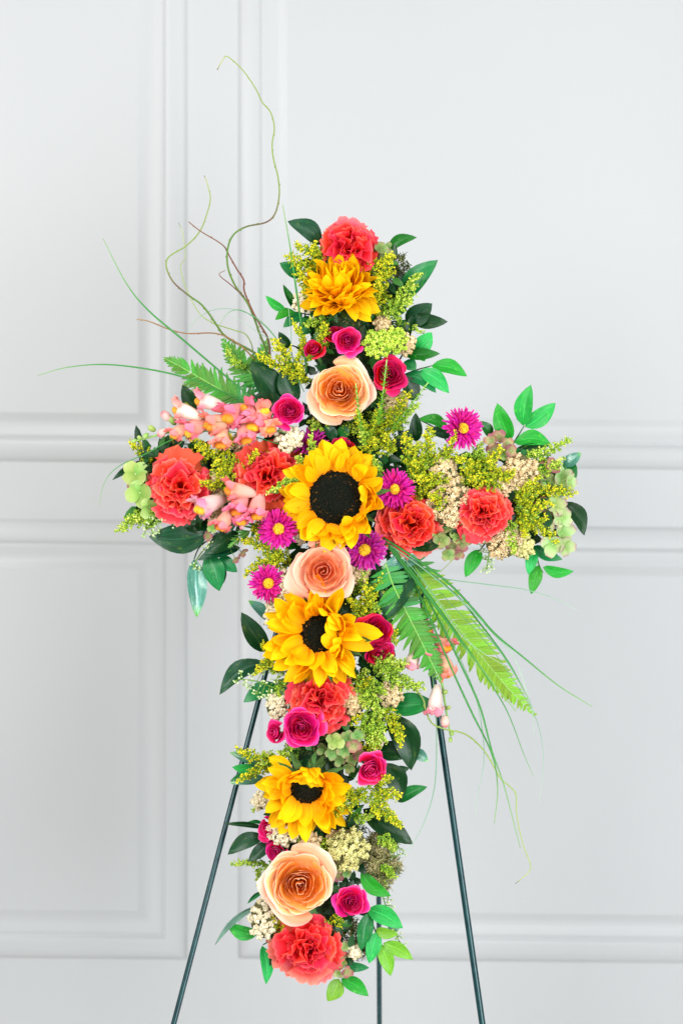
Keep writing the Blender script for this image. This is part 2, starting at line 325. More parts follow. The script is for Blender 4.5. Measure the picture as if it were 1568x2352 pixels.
fl = ob('floor', mesh('floor', [(-2.2, -4.4, 0), (2.6, -4.4, 0), (2.6, 0.75, 0), (-2.2, 0.75, 0)], [(0, 1, 2, 3)], M['floor'], smooth=False)); fl['kind'] = 'structure'

# ------------------------------------------------------------------ easel
top = P(862, 600, -0.115)
ez = root('floral_easel', Matrix.Identity(4), 'dark green wire tripod easel holding up the floral cross', 'easel')
def on_floor(a, b):
    k = a.z / (a.z - b.z); return a + (b - a) * k
lA, lB = P(593, 1612, -0.045), P(399, 2352, 0.035)
rA, rB = P(990, 1530, -0.05), P(1107, 2352, 0.035)
for nm, a, b, r in (('front', lA, lB, 0.0039), ('front', rA, rB, 0.0046)):
    f = on_floor(a, b)
    V, F, U = tube_data([top + Vector((0.004 if a.x > 0 else -0.004, 0, 0)), a, b, f], r, 14)
    V2, F2, U2 = tube_data([f + Vector((0, 0, 0.018)), f], r * 1.6, 10)
    lg = ob('leg', mesh('leg', V, F, M['metal'], U, [0.5] * len(V)), ez)
    lg['label'] = 'slanting front leg'
    ob('foot_cap', mesh('foot_cap', V2, F2, M['metal'], U2, [0.5] * len(V2)), lg)
bk = P(871, 2352, -0.30); bf = on_floor(top, bk)
lg = tube('leg', [top, bk, bf], 0.0039, M['metal'], 12, ez); lg['label'] = 'upright rear leg'
tube('crossbar', [lA.lerp(top, .48), rA.lerp(top, .43)], 0.0035, M['metal'], 10, ez)
tube('hook', [lA.lerp(top, .48).lerp(rA.lerp(top, .43), .5), P(800, 1125, -.03), P(800, 1110, 0.0)], 0.0025, M['metal'], 8, ez)
tube('top_joint', [top + Vector((-0.015, 0, 0)), top + Vector((0.015, 0, 0))], 0.007, M['metal'], 12, ez)

# ------------------------------------------------------------------ foam cross, moss and filler foliage
AX = [(800, 575), (790, 900), (775, 1150), (748, 1500), (722, 1850), (705, 2200)]
ARM = [(320, 1110), (560, 1120), (800, 1125), (1050, 1135), (1275, 1140)]
def lerp_axis(t, A):
    k = t * (len(A) - 1); i = min(int(k), len(A) - 2); f = k - i
    return A[i][0] + (A[i + 1][0] - A[i][0]) * f, A[i][1] + (A[i + 1][1] - A[i][1]) * f
fr = root('floral_foam_cross', Matrix.Translation(P(775, 1140, 0)), 'green floral foam cross hidden under the blooms', 'foam cross')
def foam_bar(A, hw, vert, dz):
    V = []; F = []; rn = []
    n = 26
    for i in range(n + 1):
        cx, cy = lerp_axis(i / n, A)
        for k in range(12):
            th = 2 * PI * k / 12
            c, s_ = math.cos(th), math.sin(th)
            c = math.copysign(abs(c) ** .6, c); s_ = math.copysign(abs(s_) ** .6, s_)
            d = 0.004 + s_ * (0.032 + dz)
            q = rng.uniform(.9, 1.05)
            V.append((P(cx + c * hw * q, cy, d) if vert else P(cx, cy + c * hw * q, d)) - P(775, 1140, 0)); rn.append(rng.random())
    for i in range(n):
        for k in range(12):
            a = i * 12 + k; b = i * 12 + (k + 1) % 12; F.append((a, b, b + 12, a + 12))
    F.append(tuple(range(12))); F.append(tuple(range(n * 12, n * 12 + 12)))
    return mesh('foam_bar', V, F, M['foam'], None, rn)
ob('foam_bar', foam_bar(AX, 62, True, 0.002), fr)['label'] = 'upright bar'
ob('foam_bar', foam_bar(ARM, 62, False, 0.0), fr)['label'] = 'cross bar'

def moss_patch(name, spots, seed, label):
    """spots: (x, y, radius px, count, depth, tone)"""
    q = random.Random(seed); V = []; F = []; U = []; rn = []
    for x, y, rr, cnt, d, tone in spots:
        for k in range(cnt):
            a = q.uniform(0, 2 * PI); r_ = rr * math.sqrt(q.random())
            p = P(x + math.cos(a) * r_, y + math.sin(a) * r_, d - 0.03 * (r_ / rr) ** 2 + q.uniform(-.006, .004))
            L = q.uniform(6, 17) * S; dirv = Vector((q.gauss(0, 1), q.gauss(-.3, .6), q.gauss(0, 1))).normalized()
            side = dirv.cross(Vector((q.gauss(0, 1), q.gauss(0, 1), q.gauss(0, 1)))).normalized()
            pts = [p, p + dirv * L * .5 + side * L * .2, p + dirv * L]
            tube_data(pts, lambda t: 0.00085 * (1 - .6 * t), 3, V, F, U, rn, min(1, max(0, tone + q.uniform(-.5, .4) + .25 * math.sin(x * .13 + a * 3))))
    o = ob(name, mesh(name, V, F, M['moss'], None, rn)); o['kind'] = 'stuff'; o['label'] = label; return o
body = []
for i in range(26):
    x, y = lerp_axis(.04 + i / 25 * .93, AX); body.append((x, y, 76, 150, 0.048, 0.25))
for i in range(15):
    x, y = lerp_axis(.05 + i / 14 * .9, ARM); body.append((x, y, 62, 130, 0.045, 0.25))
moss_patch('moss', body, 3, 'mossy strands filling the gaps all over the foam cross')
moss_patch('moss', [(912, 608, 26, 260, .03, .15), (900, 630, 22, 160, .03, .2)], 4, 'dark tuft of moss beside the topmost sunflower')
moss_patch('moss', [(872, 1945, 34, 800, .05, .8), (895, 1990, 26, 450, .04, .75), (872, 2020, 28, 450, .04, .6), (895, 1925, 22, 300, .04, .7), (858, 1985, 26, 400, .055, .85)], 5, 'straw coloured moss right of the green yarrow head')
moss_patch('moss', [(800, 2140, 32, 420, .04, .4), (822, 2180, 22, 200, .035, .5)], 6, 'brown green moss below the lowest crimson pink rose')
moss_patch('moss', [(800, 1900, 40, 420, .05, .15)], 8, 'dark green moss under the lowest sunflower')

def filler(seed):
    q = random.Random(seed); V = []; F = []; rn = []
    spots = []
    for i in range(1150):
        t = q.random(); x, y = lerp_axis(t, AX); spots.append((x + (40 if 1230 < y < 1720 else 12) + q.uniform(-1, 1) * 96, y, 1))
    for i in range(760):
        t = q.random(); x, y = lerp_axis(t, ARM); spots.append((x, y + q.uniform(-1, 1) * 90, 1))
    for x, y, s_ in spots:
        b = P(x, y, q.uniform(0.02, 0.052)); L = q.uniform(22, 46) * S; W = L * q.uniform(.2, .32)
        a = q.uniform(0, 2 * PI); d = Vector((math.cos(a), q.uniform(-.8, .2), math.sin(a))).normalized()
        n = Vector((q.uniform(-.6, .6), -1, q.uniform(-.4, .8))).normalized(); sd = d.cross(n).normalized(); n = sd.cross(d)
        k = len(V); c = q.random() ** 1.3
        V += [b, b + d * L * .35 + sd * W, b + d * L * .35 + n * W * .3 * -1, b + d * L * .35 - sd * W, b + d * L * .72 + sd * W * .7 - n * L * .05, b + d * L * .72 - n * (L * .05 + W * .3), b + d * L * .72 - sd * W * .7 - n * L * .05, b + d * L - n * L * .16]
        F += [(k, k + 1, k + 2), (k, k + 2, k + 3), (k + 1, k + 4, k + 5, k + 2), (k + 2, k + 5, k + 6, k + 3), (k + 4, k + 7, k + 5), (k + 5, k + 7, k + 6)]
        rn += [c] * 8
    o = ob('filler_foliage', mesh('filler_foliage', V, F, M['filler'], None, rn)); o['kind'] = 'stuff'; o['label'] = 'mass of small dark green leaves packed between the blooms'
filler(11)

# ------------------------------------------------------------------ automatic wording of places, from the blooms that stand out
LMK = {}
used = set()
def direction(dx, dy):
    a = math.degrees(math.atan2(-dy, dx)) % 360
    return ['right', 'up right', 'upward', 'up left', 'left', 'down left', 'downward', 'down right'][int(((a + 22.5) % 360) // 45)]
def where(x, y):
    c = sorted(LMK.items(), key=lambda kv: math.hypot(kv[1][0] - x, kv[1][1] - y))
    out = []
    for nm, (a, b) in c[:7]:
        dx, dy = x - a, y - b
        if abs(dx) > abs(dy): rel = 'right of' if dx > 0 else 'left of'
        else: rel = 'below' if dy > 0 else 'above'
        out.append(rel + ' the ' + nm)
    return out
def autolabel(prefix, x, y):
    for wv in where(x, y):
        s_ = prefix + ' ' + wv
        if s_ not in used: used.add(s_); return s_
    s_ = prefix + ' ' + where(x, y)[0] + ', second one'
    while s_ in used: s_ += ' along'
    used.add(s_); return s_

# ------------------------------------------------------------------ sunflowers
def sun_petal(bend, crook=0.0, wd=0.2):
    def fn(u, v):
        hw = wd * (math.sin(PI * min(1, v ** 0.98)) ** 0.60 if 0 < v < 1 else 0) + 0.05 * (1 - v)
        th = 0.15 + bend * v
        # centre line: integrate roughly
        n = 8; y = z = 0
        for i in range(n):
            tt = v * (i + .5) / n; a = bend * tt * 1.6 - 0.12
            y += math.cos(a) * v / n; z += math.sin(a) * v / n
        x = u * hw + crook * math.sin(v * 2.6) * .12
        z += hw * (0.45 * u * u) + 0.022 * math.cos(u * PI * 2.5) * math.sin(PI * v) + .03 * math.sin(v * 7 + crook * 3 + bend * 5) * v - .10 * crook * u * v * hw
        return (x, y, z)
    return sheet_mesh('petal', 8, 9, fn, M['sun_petal'])
SP = {b: [sun_petal(b, c, w_) for c, w_ in ((0, .18), (1.1, .17), (-1.1, .165), (0.5, .15), (-.4, .20))] for b in (-0.45, 0.0, 0.35, 0.8, 1.4)}
SEP = sheet_mesh('sepal', 4, 6, lambda u, v: (u * .12 * (1 - v) ** .8 * (1 + v), v, .25 * v * v + .05 * u * u + .03 * math.sin(8 * v)), M['sepal'])
def sunflower(label, x, y, d, face, rd, Rp, rings, seed, asym=None, spin=0.0, disc_scale=(1, 1)):
    q = random.Random(seed)
    mx = frame(P(x, y, d), (face[0], -1, face[1]))
    r = root('sunflower', mx, label, 'sunflower', 'sunflowers down the upright of the cross')
    LMK[label[1]] = (x, y) if False else (x, y)
    rdm = rd * S; Rm = Rp * S
    # disc: a low dome carrying spiral rows of florets
    V = [Vector((0, 0, 0.012))]; F = []
    for j in range(1, 6):
        for k in range(20):
            th = 2 * PI * k / 20; rr = rdm * 1.02 * j / 5
            V.append(Vector((math.cos(th) * rr * disc_scale[0], math.sin(th) * rr * disc_scale[1], 0.012 * (1 - (j / 5) ** 2) - (0.006 if j == 5 else 0))))
    for k in range(20): F.append((0, 1 + k, 1 + (k + 1) % 20))
    for j in range(4):
        for k in range(20):
            a = 1 + j * 20 + k; b = 1 + j * 20 + (k + 1) % 20; F.append((a, a + 20, b + 20, b))
    dsc = ob('disc', mesh('disc', V, F, M['disc'], None, [0.1] * len(V)), r)
    pts = []
    N = int(240 + rd * 9)
    for i in range(N):
        f = (i + .5) / N; rr = rdm * math.sqrt(f); th = i * 2.39996
        c = 0.08 + 0.25 * q.random()
        if f > 0.22: c += 0.75 * math.exp(-((f - 0.52) / 0.24) ** 2) * (q.random() ** 2.0) 
        if f < .2: c += .22
        pts.append((Vector((math.cos(th) * rr * disc_scale[0], math.sin(th) * rr * disc_scale[1], 0.0125 * (1 - f) + 0.002 * q.random() + .001)), q.uniform(.75, 1.25), min(1, c)))
    fl_ = ob('disc_florets', blobs(pts, M['disc'], 'disc_florets', 0.00125, octa=True, seed=seed), dsc); fl_['kind'] = 'stuff'
    for n, tilt, lf, bend, rb, zo in rings:
        n = int(n * 1.75)
        for i in range(n):
            az = 2 * PI * (i + q.uniform(-.4, .4)) / n + spin
            L = Rm - rdm * rb; L *= lf * q.uniform(.84, 1.12); tl = tilt + q.gauss(0, .15); bd = bend + q.gauss(0, .33)
            if asym:
                a = asym(az); L *= a[0]; tl += a[1]; bd += a[2]
                if a[0] <= 0: continue
            b = min(SP, key=lambda k_: abs(k_ - bd))
            me = q.choice(SP[b])
            wsc = max(0.05, 0.052 * q.uniform(.9, 1.2)) if L < .05 else L * q.uniform(.92, 1.1)
            m = Matrix.Rotation(az - PI / 2, 4, 'Z') @ Matrix.Translation((0, rdm * rb, zo + q.uniform(-.001, .001))) @ Matrix.Rotation(tl, 4, 'X') @ Matrix.Rotation(q.gauss(0, .32), 4, 'Y') @ Matrix.Rotation(q.gauss(0, .08), 4, 'Z') @ Matrix.Diagonal((min(wsc, 0.078), L, L, 1))
            ob('petal', me, r, m)
    for i in range(26):
        az = 2 * PI * i / 13 + q.uniform(-.15, .15)
        L = Rm * (.62 if i < 13 else .5) * q.uniform(.85, 1.15)
        m = Matrix.Rotation(az - PI / 2, 4, 'Z') @ Matrix.Translation((0, rdm * .6, -0.007 - .003 * (i // 13))) @ Matrix.Rotation(-.05 + .2 * (i // 13) + q.uniform(-.15, .15), 4, 'X') @ Matrix.Diagonal((L, L, L, 1))
        ob('sepal', SEP, r, m)
    tube('stem', [Vector((0, 0, -.006)), Vector((0, 0, -.02)), Vector((0, 0, -.045))], 0.0042, M['stem'], 8, r)
    return r
def wrap(a): return (a + PI) % (2 * PI) - PI
LMK.update({'topmost sunflower': (785, 655), 'large central sunflower': (765, 1140), 'sunflower with folded petals': (735, 1460), 'lowest sunflower': (700, 1830)})
sunflower('topmost sunflower, its golden petals cupped over the hidden disc', 783, 682, .056, (-.08, .85), 31, 97,
          [(14, .38, .95, .1, .9, 0), (16, .62, 1.02, .15, .8, .002), (14, .88, 1.05, .2, .62, .004), (11, 1.1, 1.0, .2, .45, .007), (8, 1.3, .95, .35, .25, .010), (5, 1.45, .9, .35, .1, .012)], 21)
sunflower('largest sunflower with wide dark disc at the crossing of both arms', 771, 1143, .080, (.02, .03), 63, 127,
          [(20, .02, 1.0, -.1, .92, -.002), (17, .20, .98, .0, .95, .001), (11, .42, .80, .2, .93, .004)], 22,
          asym=lambda a: (1.02, 0, 0) if abs(wrap(a - PI * .9)) < 1.4 else (0.88, .42, .85) if abs(wrap(a + .25)) < 0.9 else (.92, .1, .2))
def as3(a):
    if abs(wrap(a + .1)) < .22: return (1.12, .15, -.1)
    if abs(wrap(a - .15)) < 1.0: return (.80, .75, .5)
    if abs(wrap(a - PI)) < 1.0: return (1.08, .1, .2)
    return (1.0, .12, .1)
sunflower('sunflower below the salmon rose, petals folded over half its dark disc', 736, 1455, .080, (-.10, .02), 46, 130,
          [(19, .0, 1.0, 0, .9, -.002), (15, .28, .95, .1, .9, .002), (9, .6, .75, .35, .9, .005)], 23, asym=as3)
def as4(a):
    if abs(wrap(a - PI / 2)) < 1.0: return (.60, 1.05, .8)
    if abs(wrap(a + PI / 2 + .1)) < 1.1: return (1.25, .1, .1)
    if abs(wrap(a - 2.7)) < .4: return (1.15, .1, -.2)
    return (.95, .35, .2)
sunflower('lowest sunflower, nodding, upper petals hanging over its dark disc', 704, 1806, .080, (.04, -.30), 42, 106,
          [(17, .02, 1.0, 0, .9, -.002), (15, .3, 1.0, .1, .88, .002), (9, .5, .8, .35, .85, .005)], 24, asym=as4)

# ------------------------------------------------------------------ roses
def rose_meshes(mat, n, seed, wild=1.0, flare=.9):
    q = random.Random(seed); out = []
    for i in range(n):
        t = i / (n - 1)
        rt = 0.06 + 0.86 * t ** 0.9
        H = 0.70 - 0.30 * t ** 1.6
        al = 1.8 * (1 - t) + 1.02 * t
        outer = max(0, (t - .62) / .38)
        curl = 0.14 + flare * outer + q.uniform(-.1, .15)
        ph = q.uniform(0, 6.28); tipx = q.uniform(-.25, .25); wob = q.uniform(.6, 1.2)
        az = i * 2.39996 + q.uniform(-.5, .5) * wild
        sx_, sy_ = q.gauss(0, .035) * wild * (.3 + t), q.gauss(0, .035) * wild * (.3 + t); hz = q.uniform(-.05, .05)
        def fn(u, v, rt=rt, H=H, al=al, curl=curl, ph=ph, t=t, outer=outer, az=az, tipx=tipx, wob=wob * wild, sx_=sx_, sy_=sy_, hz=hz):
            r = rt * (0.22 + 0.78 * math.sin(min(1, v * 1.02) * PI / 2) ** .85)
            z = H * (v ** .95) * (1 - 0.16 * abs(u) ** 2.6) + (1 - t) * .0
            c = max(0, (v - .66) / .34)
            ff = curl * c * c
            tip = max(0, 1 - abs(u - tipx) * 1.3)
            r += rt * .06 * u * (0.5 + v) + ff * (0.07 + .16 * outer) * (.55 + .6 * tip)
            z -= ff * (0.05 + .16 * outer) * (1 + .5 * (1 - tip))
            r -= .07 * max(0, .7 - t) * c
            r += outer * c * (tip * .07 - (abs(u) ** 4) * .05)
            r += 0.030 * wob * math.sin(u * 5 + ph) * v * (0.6 + t) + .012 * math.sin(u * 13 + ph * 2) * c
            z += 0.022 * wob * math.sin(u * 5 + ph * 1.7) * c + .012 * wob * math.sin(u * 17 + ph) * c * c
            f = al * (0.30 + 0.70 * math.sin(min(1, v * 1.15) * PI / 2)) * (1 - .10 * c * c * outer) * u
            return (r * math.cos(az + f) + sx_ * v, r * math.sin(az + f) + sy_ * v, z + hz * v)
        out.append(sheet_mesh('petal', 14 if t > .3 else 12, 8, fn, mat, t))
    return out
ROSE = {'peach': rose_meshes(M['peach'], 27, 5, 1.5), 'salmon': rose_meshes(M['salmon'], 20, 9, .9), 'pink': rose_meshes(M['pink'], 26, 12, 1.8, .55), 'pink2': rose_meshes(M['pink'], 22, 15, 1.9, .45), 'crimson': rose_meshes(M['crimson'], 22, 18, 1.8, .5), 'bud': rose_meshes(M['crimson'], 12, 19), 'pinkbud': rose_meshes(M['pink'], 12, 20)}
PG = 'large peach garden roses'
CAL = sheet_mesh('sepal', 4, 5, lambda u, v: (u * .16 * (1 - v) ** .7 * (1 + .5 * v), v * .8, -.1 + .35 * v * v + .06 * u * u), M['sepal'])
def rose(label, kind, x, y, r_, d=.075, face=(0, 0), spin=0.0, cat='rose', group='hot pink spray roses', name='spray_rose', zs=1.0, sx=1.0):
    mx = frame(P(x, y, d) + Vector((face[0], -1, face[1])).normalized() * (-.3 * r_ * S), (face[0], -1, face[1]), spin)
    r = root(name, mx, label, cat, group)
    k = r_ * S * (.90 if group == PG else .97)
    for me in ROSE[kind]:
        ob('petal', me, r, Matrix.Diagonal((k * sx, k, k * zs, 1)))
    for i in range(5):
        ob('sepal', CAL, r, Matrix.Rotation(i * 1.2566, 4, 'Z') @ Matrix.Scale(k * .95, 4))
    tube('stem', [Vector((0, 0, 0)), Vector((0, 0, -.02)), Vector((0, 0, -.045))], 0.0022, M['stem'], 6, r)
    return r
rose('uppermost peach rose with golden heart and pink outer petals', 'peach', 778, 897, 80, .078, (-.06, .10), .4, group=PG, name='garden_rose')
rose('salmon rose tucked between two dark-centred sunflowers', 'salmon', 743, 1312, 78, .088, (0, .02), 2.2, group=PG, name='garden_rose')
rose('largest peach rose, low on the cross above a coral carnation', 'peach', 690, 2030, 92, .080, (.05, .02), 3.7, group=PG, name='garden_rose')
for a in [
 ('closed crimson rose bud above the uppermost peach rose', 'bud', 722, 806, 27, .074, (-.35, .55), 0.3, 1.5),
 ('half hidden crimson rose behind the small pink rose under topmost sunflower', 'bud', 766, 768, 25, .062, (-.2, .6), 1.3, 1.2),
 ('small round pink rose under the green sepals of topmost sunflower', 'pink', 798, 781, 33, .078, (.05, .1), 2.0, 1.0),
 ('deep pink rose behind a leafy sprig, right of uppermost peach rose', 'crimson', 892, 861, 42, .068, (.15, .1), 4.2, 1.0),
 ('bright pink spiral rose left of the uppermost peach rose', 'pink', 664, 943, 37, .080, (-.15, .1), 0.9, 1.0),
 ('sliver of crimson rose peeking over the largest sunflower', 'crimson', 785, 1026, 28, .060, (.1, .6), 2.9, 1.0),
 ('dark crimson rose beside the fern, right of the folded sunflower', 'crimson', 862, 1450, 43, .068, (.15, -.05), 1.9, 1.0),
 ('crimson pink rose hanging lowest beside the folded sunflower', 'crimson', 868, 1500, 35, .062, (.3, -.5), 5.2, 1.0),
 ('wide ruffled magenta pink rose under a coral carnation', 'pink', 692, 1670, 47, .086, (0, -.05), 3.3, 1.0),
 ('narrow pink rose seen from the side, left of the magenta rose', 'pinkbud', 634, 1684, 28, .066, (-.7, .15), 1.1, 1.35),
 ('pink rose tilted down beside big dark leaves', 'pink2', 851, 1764, 38, .076, (.25, -.3), 2.2, 1.1),
 ('upper of two crushed pink roses at the edge under lowest sunflower', 'pinkbud', 619, 1902, 33, .054, (-.8, .2), 2.8, 1.2),
 ('lower crushed pink rose squeezed above the largest peach rose', 'pinkbud', 634, 1957, 30, .052, (-.4, -.1), 0.8, 1.0),
 ('crimson pink rose right of the largest peach rose', 'pink2', 805, 2073, 38, .074, (.12, .08), 4.0, 1.0),
]:
    rose(a[0], a[1], a[2], a[3], a[4] * 1.02, a[5], a[6], a[7], zs=a[8])
LMK.update({'uppermost peach rose': (778, 895), 'salmon rose': (742, 1310), 'largest peach rose': (690, 2030), 'bright pink spiral rose': (664, 943), 'closed crimson bud': (722, 805), 'dark crimson rose': (862, 1450), 'wide magenta rose': (697, 1667), 'tilted pink rose': (851, 1764)})

# ------------------------------------------------------------------ carnations
def carn_petals(mat, seed, n, A, al):
    out = []
    q = random.Random(seed)
    for k in range(n):
        ph = q.uniform(0, 6.28); fr_ = q.uniform(1.5, 2.8); fr2 = q.uniform(4, 6); jag = [q.uniform(-.05, .05) for _ in range(30)]
        def fn(u, v, ph=ph, fr_=fr_, fr2=fr2, jag=jag):
            i = int(round((u + 1) * 8))
            rho = v * (1 - .10 * u * u) * (1 + (jag[i] if v > .99 else 0) + (0.018 * (-1) ** i if v > .99 else 0))
            w = al * (0.45 + .55 * v)
            x = math.sin(u * w) * rho; y = math.cos(u * w) * rho
            z = A * v ** 1.6 * (math.sin(u * fr_ * 2 + ph) + .45 * math.sin(u * fr2 * 2 + 2 * ph) * v * v) + .10 * v * v * math.sin(ph)
            return (x, y, z)
        out.append(sheet_mesh('petal', 16, 7, fn, mat))
    return out
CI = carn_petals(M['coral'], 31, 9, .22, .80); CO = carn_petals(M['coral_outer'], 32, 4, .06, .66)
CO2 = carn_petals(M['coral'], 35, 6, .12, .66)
def tone_set(nm, a, b, c, o1, o2, sd):
    m1 = petal_mat(nm + '_carnation_petal', [(0, a), (0.55, b), (0.9, c), (1, (1.0, 0.15, 0.13))], trans=0.3, sstr=0.3, hsv=0.02)
    m2 = petal_mat(nm + '_guard_petal', [(0, o1), (0.8, o2), (1, (1.0, 0.28, 0.22))], trans=0.3, sstr=0.3, hsv=0.03)
    return carn_petals(m1, sd, 7, .22, .8), carn_petals(m1, sd + 1, 5, .12, .66), carn_petals(m2, sd + 2, 4, .06, .68)
CT = {'c': (CI, CO2, CO), 'p': tone_set('pinkish', (0.55, .004, .015), (0.92, .016, .028), (1.0, .045, .055), (.92, .035, .05), (.97, .09, .09), 60), 'o': tone_set('orange_red', (0.42, .004, .003), (0.78, .014, .008), (.92, .035, .022), (.66, .04, .014), (.82, .08, .03), 70)}
def carnation(label, x, y, rp, d, face, seed, guards=3, tn='c', sz=1.0):
    CI, CO2, CO = CT[tn]
    q = random.Random(seed); mx = frame(P(x, y, d) + Vector((face[0], -1, face[1])).normalized() * (-.3 * rp * S), (face[0], -1, face[1]))
    r = root('carnation', mx, label, 'carnation', 'coral carnations'); k = rp * S
    pa = q.uniform(0, 6.28)
    def put(me, az, el, L, z0, wsc=1.0, r0=0.0):
        L *= 1 + .09 * math.sin(2 * az + pa) + .05 * math.sin(3 * az + pa * 2)
        m = Matrix.Rotation(az - PI / 2, 4, 'Z') @ Matrix.Translation((0, r0 * k, z0 * k)) @ Matrix.Rotation(el, 4, 'X') @ Matrix.Rotation(q.gauss(0, .2), 4, 'Y') @ Matrix.Diagonal((L * k * wsc, L * k, L * k, 1))
        ob('petal', me, r, m)
    off = q.uniform(0, 6.28)
    for i in range(9):
        g = i < guards * 2 - 1
        put(q.choice(CO if g else CO2), off + i * .698 + q.uniform(-.25, .25), q.uniform(-.05, .12), q.uniform(1.06, 1.2) if g else q.uniform(.85, 1.06), 0, 1.1)
    for i in range(9): put(q.choice(CO2), i * .698 + q.uniform(-.3, .3), q.uniform(.15, .45), q.uniform(.76, 1.0), .02, 1.05)
    for i in range(9): put(q.choice(CI), i * .698 + q.uniform(-.4, .4), q.uniform(.5, .85), q.uniform(.64, .88), .04)
    for i in range(8): put(q.choice(CI), i * .785 + q.uniform(-.4, .4), q.uniform(.9, 1.3), q.uniform(.56, .78), .05, .9, .08)
    for i in range(7): put(q.choice(CI), q.uniform(0, 6.28), q.uniform(1.2, 1.7), q.uniform(.5, .72), .06, .85, q.uniform(0, .25))
    tube('calyx', [Vector((0, 0, .05 * k)), Vector((0, 0, -.25 * k)), Vector((0, 0, -.7 * k))], lambda t: k * (.17 - .03 * t), M['sepal'], 10, r)
    tube('stem', [Vector((0, 0, -.6 * k)), Vector((0, 0, -.6 * k - .02)), Vector((0, 0, -.6 * k - .03))], .0018, M['stem'], 6, r)
for a in [
 ('topmost coral carnation above the cupped sunflower', 806, 562, 72, .050, (.12, .5), 41, 1, 'p'),
 ('leftmost coral carnation beside green hydrangea petals', 410, 1120, 75, .072, (-.08, .05), 42, 2),
 ('coral carnation with broad smooth outer petals left of largest sunflower', 614, 1090, 75, .066, (.1, .08), 43, 4, 'c'),
 ('coral red carnation right below a magenta aster near the arm', 941, 1203, 69, .068, (.05, .05), 44, 3, 'o'),
 ('rightmost coral carnation among tan yarrow heads', 1112, 1177, 64, .070, (-.05, 0), 45, 2, 'c'),
 ('coral carnation under the folded sunflower, above the wide magenta rose', 738, 1608, 80, .070, (.05, -.02), 46, 1),
 ('lowest coral carnation at the foot of the cross', 706, 2178, 76, .062, (.03, -.1), 47, 3, 'p')]:
    carnation(*a)
LMK.update({'topmost carnation': (810, 557), 'leftmost carnation': (410, 1120), 'carnation left of the largest sunflower': (614, 1090), 'carnation under a magenta aster': (941, 1203), 'rightmost carnation': (1112, 1177), 'carnation above the magenta rose': (730, 1612), 'lowest carnation': (705, 2178)})

# ------------------------------------------------------------------ asters
AP = {k: [sheet_mesh('petal', 2, 4, lambda u, v, b=b: (u * .08 * math.sin(PI * (.12 + .8 * v)) ** .6 + b * .1 * v * v, v, .05 * math.sin(v * 3) + .03 * u * u + c_ * v * v), M[k]) for b in (-1, 0, 1) for c_ in (-.15, .2)] for k in ('magenta', 'plum')}
def aster(label, x, y, rp, d, face, seed, mat='magenta', eye=.27, lift=0.0):
    q = random.Random(seed); mx = frame(P(x, y, d), (face[0], -1, face[1]))
    r = root('aster', mx, label, 'aster', 'magenta asters'); k = rp * S * 1.04
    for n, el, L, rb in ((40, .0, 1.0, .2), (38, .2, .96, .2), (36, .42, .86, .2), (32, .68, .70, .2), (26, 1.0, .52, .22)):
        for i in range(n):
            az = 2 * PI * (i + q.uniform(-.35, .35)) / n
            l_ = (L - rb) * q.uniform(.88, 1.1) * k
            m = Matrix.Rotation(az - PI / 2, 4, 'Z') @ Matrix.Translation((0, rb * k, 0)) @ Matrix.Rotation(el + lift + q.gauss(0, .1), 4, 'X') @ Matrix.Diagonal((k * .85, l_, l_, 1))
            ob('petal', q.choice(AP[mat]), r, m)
    pts = []
    for i in range(110):
        f = (i + .5) / 110; rr = eye * k * math.sqrt(f); th = i * 2.39996
        pts.append((Vector((math.cos(th) * rr, math.sin(th) * rr, k * (.16 * (1 - f) + .10 + .05 * q.random()))), q.uniform(.8, 1.2), min(1, .05 + .75 * q.random() + .25 * f)))
    e = ob('eye', blobs(pts, M['aster_eye'], 'eye', k * .045, seed=seed), r); 
    tube('stem', [Vector((0, 0, 0.1 * k)), Vector((0, 0, -.015)), Vector((0, 0, -.04))], lambda t: .005 * (1 - t) + .0015, M['stem'], 6, r)
aster('topmost magenta aster with orange eye, standing clear of the right arm', 1061, 984, 46, .062, (.32, .1), 51, eye=.24, lift=.15)
aster('magenta aster with round yellow eye under the snapdragons', 640, 1215, 44, .076, (-.05, .02), 52)
aster('lowest magenta aster, leftmost on the upright, above cream yarrow', 615, 1340, 42, .062, (.25, .05), 53)
aster('magenta aster between the largest sunflower and coral red carnation', 907, 1124, 44, .066, (-.15, .0), 54, eye=.24, lift=.05)
aster('plum aster tucked between largest sunflower and salmon rose', 838, 1262, 46, .062, (-.1, -.12), 55, 'plum', eye=.28)
aster('dark plum aster seen from the side above the largest sunflower', 712, 1022, 42, .052, (-.1, .9), 56, 'plum', eye=.2, lift=.3)
LMK.update({'topmost aster': (1061, 984), 'aster under the snapdragons': (640, 1215), 'lowest aster': (615, 1340), 'aster touching the largest sunflower': (907, 1124)})

# ------------------------------------------------------------------ leafy ruscus
def leaf_unit(bend, arch, mat):
    def fn(u, v):
        hw = .5 * (math.sin(PI * v ** .82) ** .78 if 0 < v < 1 else 0)
        return (u * hw + bend * math.sin(PI * v) * .9, v, arch * math.sin(PI * v) + .07 * abs(u) * hw * 2 + .012 * math.sin(9 * v + 3 * u))
    return sheet_mesh('leaf', 6, 9, fn, M[mat])
LF = {}
def leafmesh(mat, bend, arch=.07):
    k = (mat, bend, arch)
    if k not in LF: LF[k] = leaf_unit(bend, arch, mat)
    return LF[k]
TN = {'d': 'leaf_dark', 'm': 'leaf_mid', 'b': 'leaf_bright', 'l': 'leaf_lime', 'g': 'leaf_sheen', 'e': 'leaf_euca'}
TW = {'d': 'dark green', 'm': 'mid green', 'b': 'bright green', 'l': 'lime green', 'g': 'blue-sheened green', 'e': 'grey-green'}
